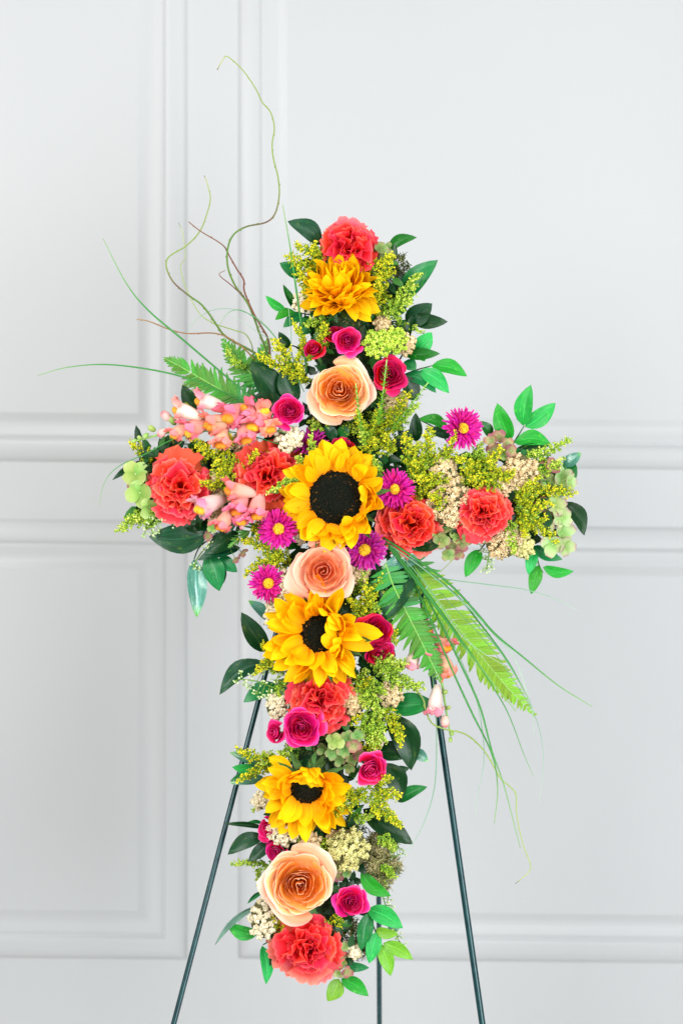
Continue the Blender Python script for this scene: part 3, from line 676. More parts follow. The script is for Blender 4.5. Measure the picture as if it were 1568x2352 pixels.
def put_leaf(parent, inv, bx, by, tx, ty, wd, tone, bend=0.0, d0=.025, d1=None, roll=None, name='leaf'):
    d1 = d0 + .008 if d1 is None else d1
    B = P(bx, by, d0); T = P(tx, ty, d1); yv = T - B; L = yv.length; yv.normalize()
    n = Vector((rng.uniform(-.35, .35), -1, rng.uniform(-.15, .55))) if roll is None else Vector((roll[0], -1, roll[1]))
    xv = yv.cross(n).normalized(); n = xv.cross(yv).normalized()
    ww = wd * S * 1.08
    m = Matrix(((xv.x * ww, yv.x * L, n.x * L, B.x), (xv.y * ww, yv.y * L, n.y * L, B.y), (xv.z * ww, yv.z * L, n.z * L, B.z), (0, 0, 0, 1)))
    return ob(name, leafmesh(TN[tone], bend), parent, inv @ m)
NUMW = {2: 'two', 3: 'three', 4: 'four', 5: 'five', 6: 'six', 7: 'seven'}
def sprig(stem, leaves, d0=.03, label=None, cat='leafy sprig', name='ruscus_sprig', rolls=None):
    o = P(stem[0][0], stem[0][1], d0 - .012); mx = Matrix.Translation(o); inv = mx.inverted()
    x = sum(l[2] for l in leaves) / len(leaves); y = sum(l[3] for l in leaves) / len(leaves)
    if label is None:
        tones = [l[5] for l in leaves]; tn = TW[max(set(tones), key=tones.count)]
        dr = direction(leaves[0][2] - leaves[0][0], leaves[0][3] - leaves[0][1])
        pre = (f'single {tn} leaf pointing {dr}' if len(leaves) == 1 else f'sprig of {NUMW[len(leaves)]} {tn} leaves') + ('' if len(leaves) == 1 else ',')
        label = autolabel(pre.rstrip(','), x, y)
    r = root(name if len(leaves) > 1 else 'ruscus_leaf', mx, label, cat if len(leaves) > 1 else 'leaf', 'ruscus foliage edging the cross')
    sp = [inv @ P(a, b, d0 - .012 + .012 * i / max(1, len(stem) - 1)) for i, (a, b) in enumerate(stem)]
    if len(sp) > 1: tube('stem', spline(sp, 4), lambda t: .0013 - .0005 * t, M['stem_dark'], 6, r)
    for l in leaves:
        put_leaf(r, inv, *l[:6], bend=l[6] if len(l) > 6 else 0.0, d0=l[7] if len(l) > 7 else d0)
D = [  # stem, leaves
 ([(760, 590), (738, 560)], [(738, 562, 660, 508, 42, 'd', .25)]),
 ([(800, 560), (775, 545)], [(770, 556, 786, 521, 26, 'd', .2)], .02),
 ([(830, 560), (835, 540)], [(838, 565, 852, 535, 22, 'd')], .02),
 ([(870, 585), (891, 572)], [(889, 574, 957, 545, 25, 'm', -.35)]),
 ([(720, 640), (690, 630)], [(692, 636, 642, 604, 32, 'm', .1), (725, 615, 690, 598, 24, 'd')], .02),
 ([(735, 730), (711, 723), (655, 713)], [(656, 714, 610, 679, 19, 'b', -.2), (684, 716, 650, 653, 19, 'm', -.3), (680, 718, 632, 735, 26, 'b', .2), (694, 722, 650, 752, 26, 'm'), (716, 728, 692, 760, 30, 'm')], .03),
 ([(880, 720), (915, 684)], [(921, 690, 1005, 597, 46, 'm', -.2), (882, 690, 956, 617, 32, 'd', .2)], .03),
 ([(890, 740), (932, 735)], [(930, 738, 992, 697, 46, 'd', .15), (940, 730, 1028, 739, 33, 'd', .1), (905, 742, 955, 758, 20, 'm')], .028),
 ([(915, 830), (935, 800), (958, 803)], [(954, 806, 991, 763, 37, 'b', .1), (926, 812, 1010, 812, 27, 'm', .15), (936, 782, 946, 721, 15, 'd', 0), (958, 800, 975, 830, 28, 'b'), (928, 830, 955, 850, 30, 'm')], .034),
 ([(925, 862), (955, 850), (991, 840)], [(990, 840, 1072, 864, 35, 'b', -.18), (964, 850, 1031, 903, 36, 'b', -.2), (930, 862, 1001, 902, 36, 'm', -.25), (950, 920, 930, 860, 40, 'd')], .034),
 ([(660, 940), (640, 915)], [(640, 925, 577, 829, 62, 'd', .0), (680, 925, 655, 832, 46, 'd', -.2), (652, 945, 578, 911, 40, 'd', .2)], .04),
 ([(690, 800), (660, 790)], [(665, 800, 640, 762, 22, 'd'), (700, 770, 690, 740, 26, 'm')], .03),
 ([(470, 960), (445, 944)], [(446, 950, 419, 884, 34, 'd', .05)], .025),
 ([(460, 1020), (420, 1020)], [(425, 1014, 343, 1067, 36, 'd', .15), (372, 1078, 318, 1032, 24, 'd', .1), (330, 1075, 258, 1103, 17, 'd', .35), (487, 1074, 436, 1038, 34, 'd')], .028),
 ([(560, 1190), (477, 1225)], [(480, 1222, 342, 1233, 66, 'd', -.18), (548, 1222, 470, 1272, 44, 'd', -.1), (552, 1258, 453, 1287, 30, 'd', .1), (500, 1200, 430, 1215, 34, 'd')], .03),
 ([(500, 1225), (460, 1255), (446, 1284)], [(446, 1284, 452, 1418, 43, 'g', .0), (478, 1274, 504, 1358, 48, 'm', -.12), (510, 1300, 512, 1342, 18, 'd'), (505, 1278, 545, 1314, 30, 'm', .1)], .025),
 ([(660, 1440), (617, 1424)], [(622, 1426, 570, 1379, 26, 'g', .1)], .025),
 ([(660, 1500), (612, 1492)], [(614, 1498, 554, 1406, 44, 'd', -.12), (612, 1522, 504, 1596, 42, 'd', .4), (640, 1576, 559, 1613, 38, 'm', .15)], .025),
 ([(660, 1770), (603, 1765)], [(600, 1762, 527, 1728, 24, 'g', .1), (600, 1768, 533, 1762, 26, 'b'), (610, 1788, 527, 1799, 22, 'g', .1), (596, 1778, 528, 1795, 18, 'm', .3)], .022),
 ([(650, 1920), (606, 1915)], [(608, 1902, 514, 1892, 12, 'd', .1), (606, 1920, 523, 1963, 34, 'd', .3), (622, 1932, 570, 1979, 30, 'd', -.1), (604, 1892, 567, 1889, 8, 'm', .4)], .028),
 ([(830, 1640), (897, 1625)], [(894, 1624, 998, 1614, 52, 'm', .05)], .03),
 ([(840, 1690), (880, 1690)], [(893, 1640, 944, 1770, 60, 'd', -.32), (862, 1728, 944, 1736, 44, 'd', -.1), (950, 1722, 983, 1749, 26, 'g', .1), (900, 1775, 940, 1764, 20, 'd')], .03),
 ([(840, 1760), (880, 1770)], [(876, 1752, 920, 1842, 48, 'd', -.30), (913, 1842, 981, 1807, 27, 'm', -.2), (833, 1858, 948, 1939, 52, 'd', .12)], .032),
 ([(650, 2080), (590, 2078)], [(596, 2078, 493, 2172, 13, 'e', 1.0), (592, 2146, 520, 2121, 32, 'b', -.2), (600, 2110, 588, 2090, 20, 'm')], .024),
 ([(640, 2150), (604, 2170)], [(602, 2172, 611, 2261, 28, 'b', -.2), (638, 2178, 619, 2219, 17, 'd')], .024),
 ([(600, 2050), (595, 2045)], [(603, 2048, 568, 2076, 10, 'm', .3)], .02),
 ([(815, 2020), (842, 2075), (855, 2120), (874, 2168), (895, 2190)], [(843, 2088, 925, 2132, 40, 'b', -.15), (862, 2136, 915, 2146, 24, 'l', .1), (880, 2166, 948, 2204, 30, 'l', -.15), (873, 2168, 897, 2242, 32, 'l', -.1), (866, 2140, 847, 2213, 32, 'b', .05), (848, 2095, 828, 2184, 34, 'm', .1)], .05),
 ([(800, 1990), (826, 2002)], [(828, 2002, 898, 2058, 32, 'b', .35)], .04),
 ([(775, 2225), (780, 2246)], [(778, 2248, 752, 2300, 37, 'l', -.1), (783, 2248, 846, 2288, 32, 'b', -.15), (790, 2222, 848, 2223, 22, 'm', -.2)], .03),
 ([(1150, 1060), (1180, 1015), (1203, 978)], [(1200, 978, 1218, 884, 42, 'b', -.06), (1205, 981, 1275, 925, 38, 'b', .1), (1172, 1012, 1141, 926, 41, 'b', -.05), (1180, 1016, 1266, 1022, 36, 'b', -.3), (1176, 1040, 1260, 1024, 22, 'd', -.1), (1160, 1055, 1215, 1038, 36, 'm', .1)], .034),
 ([(1260, 1100), (1300, 1075)], [(1292, 1066, 1334, 1040, 30, 'g', .2), (1300, 1060, 1322, 1099, 46, 'm', .25)], .02),
 ([(1260, 1140), (1293, 1152)], [(1293, 1152, 1341, 1230, 38, 'd', -.25)], .022),
 ([(1040, 1030), (1000, 985), (958, 962)], [(1030, 990, 958, 963, 28, 'b', .35), (1035, 1003, 975, 985, 24, 'd'), (1128, 1004, 1101, 967, 24, 'm', .1), (955, 1015, 954, 948, 28, 'd', .0)], .03),
 ([(1200, 1230), (1224, 1254), (1237, 1298), (1246, 1315)], [(1224, 1254, 1291, 1285, 26, 'm', .25), (1223, 1258, 1212, 1320, 27, 'b', -.1), (1236, 1298, 1219, 1365, 29, 'b', .05), (1246, 1303, 1317, 1312, 24, 'b', .3), (1205, 1238, 1245, 1240, 26, 'd')], .03),
 ([(1115, 1245), (1103, 1262)], [(1103, 1262, 1068, 1326, 32, 'b', .05)], .025),
 ([(900, 1270), (930, 1300)], [(938, 1300, 884, 1424, 72, 'd', -.05), (965, 1283, 875, 1305, 34, 'g', .1), (1010, 1240, 945, 1262, 40, 'd')], .052),
 ([(900, 1060), (905, 1030)], [(905, 1050, 945, 985, 40, 'd'), (930, 1075, 915, 1010, 34, 'd')], .036),
 ([(560, 1000), (580, 1010)], [(600, 1040, 650, 985, 30, 'd'), (520, 1060, 560, 1030, 26, 'd')], .03),
 ([(800, 1720), (810, 1700)], [(830, 1590, 842, 1560, 24, 'g'), (812, 1575, 832, 1600, 26, 'd')], .04),
 ([(700, 720), (705, 760)], [(715, 765, 690, 730, 34, 'm'), (725, 770, 735, 735, 26, 'd')], .04),
 ([(860, 1400), (880, 1380)], [(905, 1330, 845, 1400, 40, 'd'), (900, 1385, 862, 1330, 34, 'd'), (880, 1300, 850, 1350, 30, 'm')], .035),
 ([(850, 1560), (880, 1540)], [(905, 1490, 850, 1560, 38, 'd'), (890, 1560, 850, 1625, 40, 'd'), (900, 1600, 850, 1660, 36, 'm'), (830, 1500, 905, 1535, 34, 'd')], .035),
 ([(700, 1300), (690, 1280)], [(712, 1265, 650, 1300, 34, 'd'), (700, 1330, 662, 1290, 30, 'd'), (690, 1245, 655, 1262, 24, 'm')], .035),
 ([(770, 980), (765, 990)], [(770, 1010, 745, 975, 26, 'd'), (780, 1010, 800, 972, 26, 'm'), (760, 1015, 772, 985, 20, 'd')], .045),
]
for e in D: sprig(e[0], e[1], e[2] if len(e) > 2 else .028)
# grey-green eucalyptus leaves
for (bx, by, tx, ty, wd), lb in (((893, 2010, 915, 1985, 26), 'pale blue-green eucalyptus leaf beside the straw coloured moss'), ((890, 2132, 924, 2125, 22), 'pale blue-green eucalyptus leaf behind the lime leaf sprig'), ((640, 1600, 665, 1555, 40), 'pale blue-green eucalyptus leaf under the folded sunflower')):
    mx = Matrix.Translation(P(bx, by, .015)); r = root('eucalyptus_leaf', mx, lb, 'leaf')
    put_leaf(r, mx.inverted(), bx, by, tx, ty, wd, 'e', 0, .018, roll=(0, .3), name='blade')

# ------------------------------------------------------------------ goldenrod
def goldenrod(bx, by, tx, ty, wd, tone, d0=.05, d1=.075, dens=1.0, curve=0.12, label=None):
    seed = int(bx * 7 + by * 3 + tx); q = random.Random(seed)
    B = P(bx, by, d0); T = P(tx, ty, d1); mx = Matrix.Translation(B); ax = T - B; L = ax.length; ax.normalize()
    side = ax.cross(Vector((0, -1, 0))).normalized(); dep = side.cross(ax).normalized()
    tn = 'yellow' if tone == 'gold' else 'lime yellow'
    if label is None: label = autolabel(f'{tn} goldenrod spray pointing {direction(tx - bx, ty - by)}', (bx + tx) / 2, (by + ty) / 2)
    r = root('goldenrod_spray', mx, label, 'goldenrod', 'goldenrod sprays')
    main = spline([Vector((0, 0, 0)), ax * L * .5 + side * L * curve * q.choice((-1, 1)) * .5, ax * L], 5)
    V = []; F = []; U = []; rn = []
    tube_data(main, lambda t: .0011 * (1 - .6 * t), 5, V, F, U, rn, .3)
    pts = []
    nb = max(9, int(L / S / 3.7)); W = wd * S * .66
    for i in range(nb):
        t = .08 + .92 * i / (nb - 1)
        p = main[min(len(main) - 1, int(t * (len(main) - 1)))]
        th = i * 2.4 + q.uniform(-.4, .4)
        out = side * math.cos(th) + dep * math.sin(th) * .75
        bl = W * (1 - .72 * t) * q.uniform(.75, 1.15) * (0.6 + min(t * 3, .4))
        dirv = (out + ax * q.uniform(.5, .95)).normalized()
        e = p + dirv * bl; 
        br = [p, p + dirv * bl * .5 + ax * bl * .05, e + ax * bl * .12]
        tube_data(br, .00045, 3, V, F, U, rn, .6)
        nf = max(6, int(bl / S * 1.05 * dens) + 6)
        for k in range(nf):
            f = .2 + .85 * k / nf
            c = p + dirv * bl * f + Vector((q.gauss(0, 1), q.gauss(0, 1), q.gauss(0, 1))) * S * 2.3
            pts.append((c, q.uniform(.6, 1.25), min(1, max(0, q.uniform(.05, 1) * (.5 + .5 * t) + .12 * (k / nf)))))
    for k in range(7): pts.append((ax * L * (1 - k * .02) + side * q.gauss(0, 1) * S * 1.5, .8, q.uniform(.4, .9)))
    ob('stem', mesh('stem', V, F, M['gold_stem'], None, rn), r)
    f_ = ob('florets', blobs(pts, M[tone], 'florets', S * 1.9, .4, False, seed), r); f_['kind'] = 'stuff'
G, Lm = 'gold', 'lime'
for a in [
 (752, 590, 682, 563, 46, G), (742, 622, 662, 588, 56, G), (735, 660, 684, 628, 52, G), (740, 640, 700, 672, 40, G), (728, 600, 722, 560, 30, G), (712, 690, 700, 640, 30, G),
 (868, 715, 900, 578, 52, G, .04, .075), (880, 735, 958, 628, 60, Lm, .04, .06), (862, 730, 872, 640, 50, G, .04, .078), (895, 720, 940, 690, 50, Lm), (900, 742, 966, 762, 30, Lm, .03, .04), (845, 620, 893, 590, 36, G, .05, .07),
 (700, 855, 630, 780, 60, G), (705, 830, 676, 742, 30, G), (738, 800, 744, 742, 40, G), (696, 860, 596, 815, 46, G, .045, .06), (700, 880, 688, 840, 26, G), (560, 850, 520, 800, 30, Lm, .03, .03),
 (850, 1010, 822, 948, 40, G, .06, .088), (862, 1005, 872, 935, 44, G, .055, .08), (880, 1010, 940, 900, 46, G, .055, .07), (900, 1000, 958, 930, 36, Lm, .045, .06), (840, 1045, 862, 1010, 50, G), (890, 1050, 880, 1000, 56, G), (868, 1092, 858, 1052, 32, Lm, .07, .08), (850, 1020, 830, 985, 34, Lm, .06, .085),
 (550, 1075, 440, 1002, 52, G, .055, .085), (545, 1110, 500, 1060, 72, G, .055, .078), (530, 1110, 462, 1108, 36, G, .06, .085), (560, 1080, 590, 1035, 36, G), (500, 1060, 530, 1000, 30, G), (355, 1050, 300, 1016, 40, G, .03, .04), (368, 1045, 345, 1060, 36, G, .03, .04), (375, 1030, 395, 1000, 24, G, .03, .04), (434, 950, 428, 928, 10, G, .06, .062),
 (385, 1170, 272, 1218, 62, Lm, .04, .04), (375, 1195, 300, 1190, 56, Lm, .04, .05), (690, 1100, 617, 1130, 24, Lm, .085, .10), (722, 1050, 714, 1000, 24, Lm, .07, .08), (700, 1065, 680, 1052, 26, Lm, .07, .085),
 (660, 1285, 560, 1240, 56, G, .05, .06), (655, 1275, 565, 1318, 50, G, .05, .06), (665, 1300, 620, 1285, 60, G, .045, .06), (610, 1250, 590, 1225, 30, G, .06, .07),
 (960, 1090, 925, 1000, 56, G), (985, 1075, 988, 985, 56, G), (1005, 1060, 1045, 998, 44, G), (970, 1090, 948, 1060, 40, G), (1040, 1130, 955, 1098, 62, G, .055, .082), (1030, 1165, 985, 1140, 40, G, .06, .085),
 (1130, 1080, 1048, 1052, 50, G, .05, .07), (1110, 1070, 1150, 1028, 30, G, .06, .07), (1150, 1100, 1085, 1100, 66, G, .05, .075), (1160, 1110, 1125, 1060, 46, G, .05, .07), (1130, 1120, 1180, 1085, 44, G),
 (1200, 1095, 1313, 1006, 40, Lm, .04, .05), (1210, 1100, 1290, 1055, 44, Lm, .045, .06), (1195, 1080, 1245, 1030, 40, Lm, .04, .05), (1190, 1145, 1316, 1132, 52, G, .045, .06), (1180, 1165, 1262, 1155, 50, G, .05, .07), (1190, 1170, 1280, 1238, 46, G, .045, .055), (1165, 1190, 1182, 1268, 38, Lm, .055, .07), (1195, 1190, 1205, 1230, 36, G), (1190, 1150, 1215, 1110, 44, G),
 (830, 1430, 842, 1348, 66, G, .05, .07), (840, 1430, 800, 1375, 40, G, .05, .07), (865, 1350, 875, 1320, 20, G, .06, .065), (655, 1500, 588, 1545, 44, G, .05, .06), (660, 1510, 605, 1480, 50, G, .05, .06), (660, 1545, 600, 1530, 44, Lm, .04, .05), (905, 1480, 900, 1440, 20, G, .06, .06),
 (870, 1530, 968, 1580, 64, Lm, .05, .06), (850, 1520, 912, 1525, 60, Lm, .055, .065), (845, 1540, 870, 1640, 76, Lm, .05, .075), (870, 1620, 922, 1708, 54, G, .05, .065), (850, 1620, 880, 1700, 60, Lm, .05, .07), (890, 1560, 930, 1520, 46, Lm, .05, .06), (830, 1570, 838, 1625, 46, Lm, .055, .07),
 (655, 1748, 545, 1722, 44, G, .045, .055), (655, 1752, 550, 1792, 40, G, .045, .055), (640, 1745, 600, 1755, 56, Lm, .05, .055), (622, 1818, 582, 1862, 26, Lm, .035, .04), (625, 1990, 535, 1985, 24, Lm, .03, .03), (660, 1720, 680, 1712, 24, Lm, .06, .07),
 (840, 1800, 895, 1784, 36, G, .055, .075), (850, 1805, 758, 1884, 58, G, .055, .08), (855, 1810, 920, 1897, 44, G, .055, .08), (860, 1800, 915, 1830, 46, G, .055, .075), (815, 1850, 790, 1815, 50, G, .055, .075), (850, 1830, 870, 1875, 34, G, .06, .078),
 (600, 2040, 590, 2000, 22, Lm, .02, .02), (870, 2000, 885, 2030, 34, Lm, .03, .03),
 (940, 1150, 985, 1105, 40, G, .05, .065), (1065, 1120, 1085, 1070, 44, G, .05, .06), (1180, 1130, 1232, 1100, 44, G, .05, .06), (1085, 1060, 1105, 1020, 36, Lm, .045, .055), (1215, 1200, 1255, 1185, 36, G, .05, .055), (920, 1060, 955, 1030, 40, Lm, .05, .06),
 (840, 1660, 858, 1715, 46, Lm, .05, .07), (800, 1585, 850, 1560, 40, G, .05, .065), (860, 1480, 880, 1545, 50, Lm, .05, .06), (870, 1690, 845, 1740, 36, G, .05, .06), (650, 1560, 640, 1600, 36, Lm, .04, .05), (870, 1920, 905, 1950, 36, Lm, .055, .06), (880, 1985, 905, 2015, 34, Lm, .05, .05), (600, 1060, 640, 1035, 30, G, .05, .055), (620, 1190, 580, 1215, 34, G, .05, .06), (840, 1380, 870, 1400, 40, Lm, .055, .06), (690, 880, 655, 850, 34, G, .05, .055),
]: goldenrod(*a)

BLOOMS = [(785, 655, 85), (771, 1143, 125), (735, 1455, 125), (704, 1820, 95), (778, 897, 85), (742, 1311, 78), (690, 2030, 90), (798, 781, 40), (722, 806, 32), (892, 861, 45), (664, 943, 42), (862, 1450, 48), (868, 1500, 40), (697, 1667, 55), (851, 1764, 44), (805, 2073, 42), (806, 562, 70), (410, 1120, 78), (614, 1090, 78), (941, 1203, 72), (1112, 1177, 66), (730, 1612, 76), (706, 2178, 80), (1061, 984, 48), (640, 1215, 46), (615, 1340, 44), (907, 1124, 46), (838, 1262, 46), (540, 965, 80), (540, 1165, 60), (868, 790, 50), (805, 1950, 55), (1030, 1140, 45), (1192, 1085, 40), (1155, 1240, 40), (664, 1008, 34), (785, 1710, 45), (640, 1900, 50), (895, 1960, 45), (870, 2120, 70)]
qf = random.Random(77); placed = []; tries = 0
while len(placed) < 30 and tries < 4000:
    tries += 1
    if qf.random() < .6: x, y = lerp_axis(qf.random() * .97, AX); x += qf.uniform(-70, 110 if 1230 < y < 1950 else 85)
    else: x, y = lerp_axis(.1 + qf.random() * .85, ARM); y += qf.uniform(-80, 80)
    if any(math.hypot(x - a, y - b) < r_ + 4 for a, b, r_ in BLOOMS) or any(math.hypot(x - a, y - b) < 40 for a, b in placed): continue
    placed.append((x, y)); ax_ = lerp_axis(min(1, max(0, (y - 575) / 1625)), AX)[0]
    dx = (x - ax_) * .4 + qf.uniform(-14, 14); dy = -18 + qf.uniform(-16, 26); L_ = math.hypot(dx, dy) + 1e-3; k_ = qf.uniform(38, 58) / L_
    goldenrod(x - dx * k_ * .5, y - dy * k_ * .5, x + dx * k_ * .5, y + dy * k_ * .5, qf.uniform(34, 50), qf.choice((G, Lm, Lm)), .042, .058)

# ------------------------------------------------------------------ yarrow and lime heads
def yarrow(x, y, rp, tone, d=.06, face=(0, 0), sy=1.0, label=None, fs=1.0, name='yarrow_head', cat='yarrow'):
    seed = int(x * 5 + y * 11); q = random.Random(seed)
    mx = frame(P(x, y, d), (face[0], -1, face[1])); k = rp * S
    tw = {'tan': 'tan', 'cream': 'cream', 'greeny': 'greenish', 'lime': 'lime'}[tone]
    if label is None: label = autolabel(f'{"small" if rp < 28 else "large" if rp > 42 else "rounded"} {tw} yarrow head', x, y)
    r = root(name, mx, label, cat, 'dried yarrow heads')
    # clumps of florets on a dome
    cl = max(10, int(rp * .95)); pts = []; V = []; F = []; U = []; rn = []
    for c in range(cl):
        f = (c + .5) / cl; rr = k * math.sqrt(f) * .92; th = c * 2.39996 + q.uniform(-.3, .3)
        cc = Vector((math.cos(th) * rr, math.sin(th) * rr * sy, k * .42 * (1 - f) + q.uniform(-.04, .07) * k))
        tube_data([Vector((0, 0, -.4 * k)), cc * .6 + Vector((0, 0, -.1 * k)), cc], .0007, 3, V, F, U, rn, .5)
        cr = k * 1.05 / math.sqrt(cl) * q.uniform(.8, 1.1)
        nf = 13
        for i in range(nf):
            g2 = (i + .5) / nf; a = i * 2.39996; r2 = cr * math.sqrt(g2)
            pts.append((cc + Vector((math.cos(a) * r2, math.sin(a) * r2, cr * .55 * (1 - g2) + q.uniform(-.1, .1) * cr)), q.uniform(.65, 1.25), min(1, max(0, q.betavariate(3, 1.6) - .10 * g2))))
    for j in range(7):
        for i in range(14):
            th = 2 * PI * i / 14; ph = PI / 2 * j / 6; V.append(Vector((math.cos(th) * math.sin(ph) * k * .9, math.sin(th) * math.sin(ph) * k * .9 * sy, k * (.36 * math.cos(ph) - .06)))); rn.append(.3)
    b_ = len(V) - 98
    for j in range(6):
        for i in range(14): F.append((b_ + j * 14 + i, b_ + j * 14 + 14 + i, b_ + j * 14 + 14 + (i + 1) % 14, b_ + j * 14 + (i + 1) % 14))
    ob('stalks', mesh('stalks', V, F, M['yarrow_core'], None, rn), r)
    f_ = ob('florets', blobs(pts, M[tone], 'florets', S * 2.75 * fs, .42, False, seed), r); f_['kind'] = 'stuff'
for a in [
 (664, 1008, 33, 'cream', .066), (700, 693, 28, 'cream', .045), (930, 790, 26, 'tan', .05), (1030, 1150, 52, 'tan', .058, (0, 0), 1.25), (1018, 1078, 36, 'tan', .05), (1192, 1085, 46, 'tan', .052), (1150, 1110, 34, 'tan', .05), (1155, 1240, 46, 'tan', .052), (1198, 1255, 30, 'greeny', .045), (1060, 1200, 26, 'tan', .045),
 (498, 1115, 30, 'tan', .055), (560, 1025, 32, 'tan', .045), (498, 1180, 24, 'tan', .052), (655, 1352, 36, 'cream', .056, (-.3, 0), 1.2), (630, 1412, 26, 'cream', .05, (-.3, 0), 1.4), (692, 1232, 18, 'cream', .055), (824, 1318, 24, 'tan', .05),
 (636, 1622, 27, 'cream', .045, (0, 0), 1.2), (812, 1612, 30, 'tan', .055), (895, 1595, 32, 'tan', .045), (652, 1905, 40, 'cream', .058), (712, 1932, 24, 'tan', .055), (800, 1950, 50, 'greeny', .060), (606, 2110, 36, 'cream', .050, (-.2, 0), 1.4), (600, 1840, 22, 'cream', .04), (815, 2185, 17, 'cream', .045), (880, 745, 22, 'tan', .05), (905, 925, 34, 'tan', .045), (770, 1925, 20, 'tan', .05), (860, 1700, 22, 'cream', .04), (790, 930, 10, 'tan', .03)]:
    yarrow(*a)
yarrow(868, 790, 40, 'lime', .066, (.1, .2), .85, 'dense lime green flower head right of the small round pink rose', .85)
yarrow(908, 782, 32, 'lime', .058, (.2, .2), 1.0, 'looser lime green flower head touching the tan yarrow', .85)

# ------------------------------------------------------------------ hydrangea
def hyd_petal(mat):
    return [sheet_mesh('petal', 6, 5, lambda u, v, a=a: (u * .52 * math.sin(PI * (.08 + .80 * v)) ** .7, v, a * v * v + .10 * u * u * v + .02 * math.sin(7 * u + 4 * v)), M[mat]) for a in (-.2, .12, .35)]
HP = {k: hyd_petal(k) for k in ('hyd_green', 'hyd_pale', 'hyd_mauve', 'hyd_olive')}
EYE = blobs([(Vector((0, 0, .04)), 1, .5)], M['seed'], 'centre', .07)
def hydrangea(label, x, y, rp, mat, fl_spots, d=.045, fr_=26):
    """fl_spots: floret positions in photo units, each with a facing"""
    q = random.Random(int(x + y)); mx = frame(P(x, y, d - .02), (0, -1, 0)); inv = mx.inverted()
    r = root('hydrangea_cluster', mx, label, 'hydrangea', 'faded hydrangea clusters')
    for i, s_ in enumerate(fl_spots):
        fx, fy = s_[0], s_[1]; sz = (s_[2] if len(s_) > 2 else fr_) * S; fc = s_[3] if len(s_) > 3 else ((fx - x) / rp * .6, (y - fy) / rp * .5 + .1)
        m = inv @ frame(P(fx, fy, d + q.uniform(-.004, .01)), (fc[0], -1, fc[1]), q.uniform(0, 1.5))
        for k in range(4):
            ob('petal', q.choice(HP[s_[4] if len(s_) > 4 else mat]), r, m @ Matrix.Rotation(k * PI / 2 + q.uniform(-.12, .12), 4, 'Z') @ Matrix.Translation((0, 0, .0006 * (k % 2))) @ Matrix.Rotation(q.uniform(.0, .35), 4, 'X') @ Matrix.Scale(sz * q.uniform(.9, 1.1), 4))
        ob('floret_centre', EYE, r, m @ Matrix.Scale(sz, 4))
        a = m.translation; tube('stalk', [a, a * .5 + Vector((0, 0, -.005)), Vector((0, 0, -.01))], .0006, M['stem'], 4, r)
hydrangea('pale green hydrangea petals at the left end of the arm', 318, 1110, 45, 'hyd_green', [(312, 1089, 34, (-.1, .1)), (322, 1132, 33, (-.1, -.1)), (352, 1100, 26), (345, 1165, 26), (362, 1175, 22), (305, 1110, 15, (-.5, 0), 'hyd_mauve')], .045)
hydrangea('mauve brown hydrangea cluster beside the topmost aster', 1150, 1028, 34, 'hyd_mauve', [(1128, 1012, 17), (1145, 1005, 18), (1165, 1020, 17), (1134, 1035, 18, (0, 0), 'hyd_mauve'), (1155, 1042, 18, (0, -.1), 'hyd_green'), (1172, 1035, 16), (1133, 1052, 14)], .05)
hydrangea('pink edged hydrangea cluster on the right end above the goldenrod', 1275, 1090, 44, 'hyd_pale', [(1240, 1080, 20, (.3, .3), 'hyd_mauve'), (1268, 1072, 20, (.3, .4), 'hyd_mauve'), (1290, 1095, 26, (.5, .1), 'hyd_pale'), (1305, 1108, 22, (.9, .1), 'hyd_pale'), (1262, 1108, 22, (0, .2), 'hyd_olive'), (1235, 1110, 20, (0, 0), 'hyd_olive'), (1285, 1122, 20, (.3, -.2), 'hyd_green')], .045)
hydrangea('pale hydrangea cluster with maroon edges at the lower right end', 1280, 1220, 50, 'hyd_pale', [(1275, 1160, 26, (.4, .2)), (1262, 1190, 24, (0, 0), 'hyd_mauve'), (1290, 1190, 26, (.6, .1)), (1255, 1212, 24), (1290, 1225, 28, (.5, -.2)), (1268, 1250, 30, (.1, -.5)), (1295, 1255, 24, (.5, -.4)), (1245, 1160, 20, (0, 0), 'hyd_mauve')], .04)
hydrangea('brown and green hydrangea cluster between the two right carnations', 1040, 1240, 44, 'hyd_olive', [(1022, 1212, 22), (1042, 1200, 24, (0, .2), 'hyd_green'), (1050, 1232, 20, (.1, 0), 'hyd_green'), (1012, 1240, 20, (-.1, -.1), 'hyd_olive'), (1038, 1255, 20, (0, -.2), 'hyd_mauve'), (1060, 1252, 18, (.3, -.2), 'hyd_mauve'), (1028, 1272, 17, (0, -.4)), (1052, 1272, 16, (.2, -.5), 'hyd_mauve'), (1070, 1238, 16, (.4, 0)), (1003, 1222, 14, (-.2, .1), 'hyd_green')], .048)
hydrangea('small hydrangea tip beside the topmost coral carnation', 868, 580, 22, 'hyd_olive', [(858, 584, 18), (874, 572, 17), (882, 586, 15), (845, 592, 13, (0, -.2), 'hyd_mauve'), (888, 570, 13)], .04)
hydrangea('olive hydrangea cluster above the lowest sunflower', 785, 1705, 46, 'hyd_olive', [(768, 1702, 22, (0, .1), 'hyd_green'), (795, 1695, 18), (812, 1712, 18, (0, 0), 'hyd_mauve'), (790, 1722, 18), (762, 1728, 18), (820, 1690, 17), (742, 1720, 18), (828, 1735, 17, (.1, 0), 'hyd_mauve'), (808, 1742, 16), (780, 1745, 15), (800, 1762, 15)], .058)
hydrangea('small olive hydrangea bits right of the largest peach rose', 785, 1992, 26, 'hyd_olive', [(783, 1988, 18), (776, 2012, 14, (0, 0), 'hyd_mauve'), (770, 1968, 14), (795, 2005, 13)], .052)
